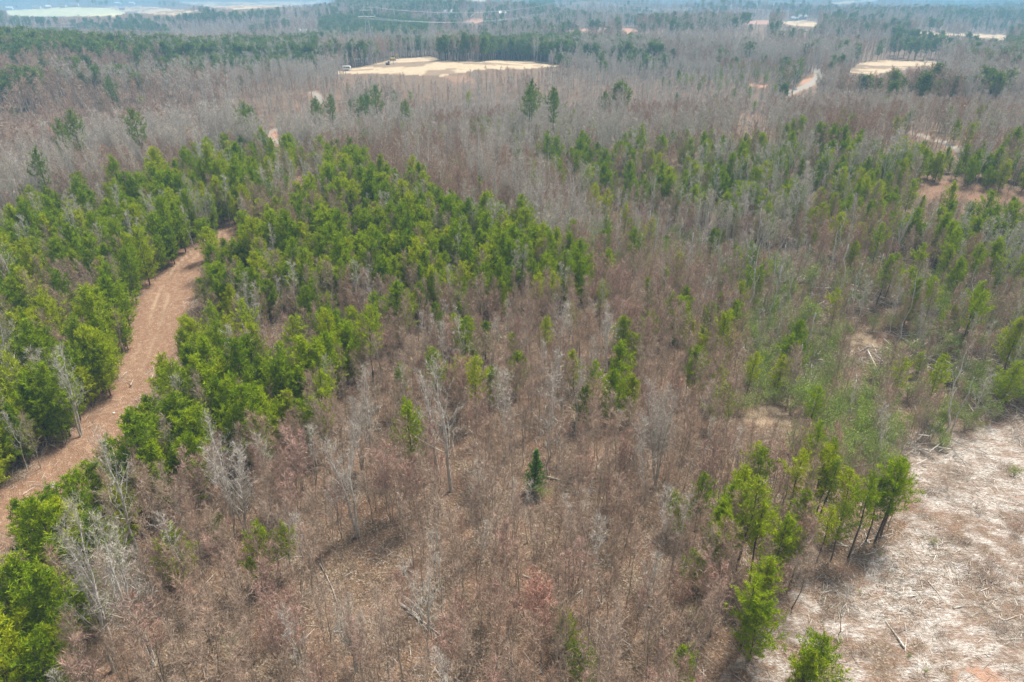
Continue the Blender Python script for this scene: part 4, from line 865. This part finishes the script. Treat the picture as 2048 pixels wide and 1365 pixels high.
# trailer and machines
tyre = plain('black_tyre', (.03, .03, .03), .8); yellow = plain('yellow_paint', (.65, .45, .08), .4); whitep = plain('white_paint', (.80, .81, .80), .35)
def wheels(e, xs, yw, r_=.45):
    for x in xs:
        for s_ in (-1, 1):
            m = MB(); m.tube([Vector((x, s_ * yw - .13, r_)), Vector((x, s_ * yw + .13, r_))], [r_, r_], 12, cap=True); link('wheel', m.mesh('wheel', [tyre]), e)
def trailer(u, v, L, Hh, yaw, label):
    x, y, z = at(u, v); e = bpy.data.objects.new('camper_trailer', None); COL.objects.link(e); e.location = (x, y, z); e.rotation_euler = (0, 0, yaw); tag(e, label, 'trailer', 'white trailers')
    m = MB(); pr = [(-L / 2, .6), (L / 2, .6), (L / 2, Hh * .75), (L / 2 - .5, Hh), (-L / 2 + .3, Hh), (-L / 2, Hh * .85)]
    m.face([Vector((a, -1.25, b)) for a, b in pr]); m.face([Vector((a, 1.25, b)) for a, b in pr][::-1])
    for (a, b), (c, d_) in zip(pr, pr[1:] + pr[:1]): m.face((Vector((a, 1.25, b)), Vector((c, 1.25, d_)), Vector((c, -1.25, d_)), Vector((a, -1.25, b))))
    link('body', m.mesh('trailer_body', [whitep]), e); wheels(e, (-.6, .5), 1.1)
    for k in range(3): m = MB(); m.box(-L * .35 + k * L * .25, -L * .35 + k * L * .25 + 1.0, -1.28, -1.22, 1.4, 2.1); link('window', m.mesh('trailer_window', [glass]), e)
    m = MB(); m.tube([Vector((L / 2, 0, .6)), Vector((L / 2 + 1.3, 0, .5))], [.08, .06], 4, cap=True); link('hitch', m.mesh('hitch', [steel]), e)
trailer(723, 127, 9.5, 3.4, .15, 'long white trailer on the tan hilltop field edge')
trailer(717, 128, 6, 3.0, .3, 'short white trailer tucked behind the long one by the field')
trailer(694, 142, 5, 2.6, .1, 'small white trailer near the low end of the tan field')
trailer(430, 283, 6.5, 3.0, .35, 'white trailer parked below the red earth mound past the pines')
trailer(420, 281, 5.0, 2.6, .5, 'smaller white trailer touching the red earth mound')
def digger(u, v, yaw, label, paint, s_=1.0):
    x, y, z = at(u, v); e = bpy.data.objects.new('excavator', None); COL.objects.link(e); e.location = (x, y, z); e.rotation_euler = (0, 0, yaw); e.scale = (s_,) * 3; tag(e, label, 'excavator', 'digging machines')
    for sy in (-1, 1):
        m = MB(); pr = [(-1.9, .4), (-1.5, 0), (1.5, 0), (1.9, .4), (1.5, .8), (-1.5, .8)]
        m.face([Vector((a, sy * 1.2 - .25, b)) for a, b in pr]); m.face([Vector((a, sy * 1.2 + .25, b)) for a, b in pr][::-1])
        for (a, b), (c, d_) in zip(pr, pr[1:] + pr[:1]): m.face((Vector((a, sy * 1.2 + .25, b)), Vector((c, sy * 1.2 + .25, d_)), Vector((c, sy * 1.2 - .25, d_)), Vector((a, sy * 1.2 - .25, b))))
        link('crawler_track', m.mesh('crawler_track', [tyre]), e)
    m = MB(); m.box(-2.1, 1.2, -1.3, 1.3, .95, 2.0); link('body', m.mesh('digger_body', [paint]), e)
    m = MB(); m.box(.0, 1.4, .35, 1.3, 2.0, 3.0); link('cab', m.mesh('digger_cab', [glass]), e)
    m = MB(); m.tube([Vector((1.2, -.2, 1.6)), Vector((3.2, -.2, 4.4)), Vector((4.9, -.2, 3.4)), Vector((5.0, -.2, 1.4))], [.3, .28, .22, .16], 4, cap=True); link('boom', m.mesh('digger_boom', [paint]), e)
    m = MB(); m.box(4.6, 5.5, -.7, .3, .6, 1.5); link('bucket', m.mesh('digger_bucket', [steel]), e)
digger(786, 122, .8, 'yellow digger at the back edge of the tan hilltop field', yellow)
digger(776, 131, .2, 'small dark digger in the middle of the tan hilltop field', plain('dark_paint', (.12, .11, .10), .5), .7)

# ------------------------------------------------------------------ haze
lo = float(co[:, 2].min()) - 1.5; hi = max(float(co[:, 2].max()) + 25, CAMZ + 3)
m = MB(); m.box(-12100, 12100, -12100, 12100, lo, hi)
hz = bpy.data.materials.new('haze'); hz.use_nodes = True; t = hz.node_tree; t.nodes.clear()
pv = nn(t, 'VolumePrincipled'); pv.inputs['Color'].default_value = (.36, .70, 1.0, 1); pv.inputs['Density'].default_value = .00045; pv.inputs['Anisotropy'].default_value = 0.0
ho = nn(t, 'OutputMaterial'); t.links.new(pv.outputs[0], ho.inputs['Volume'])
o = link('haze', m.mesh('haze', [hz])); tag(o, 'thin blue haze over the far hills', 'haze', kind='stuff')
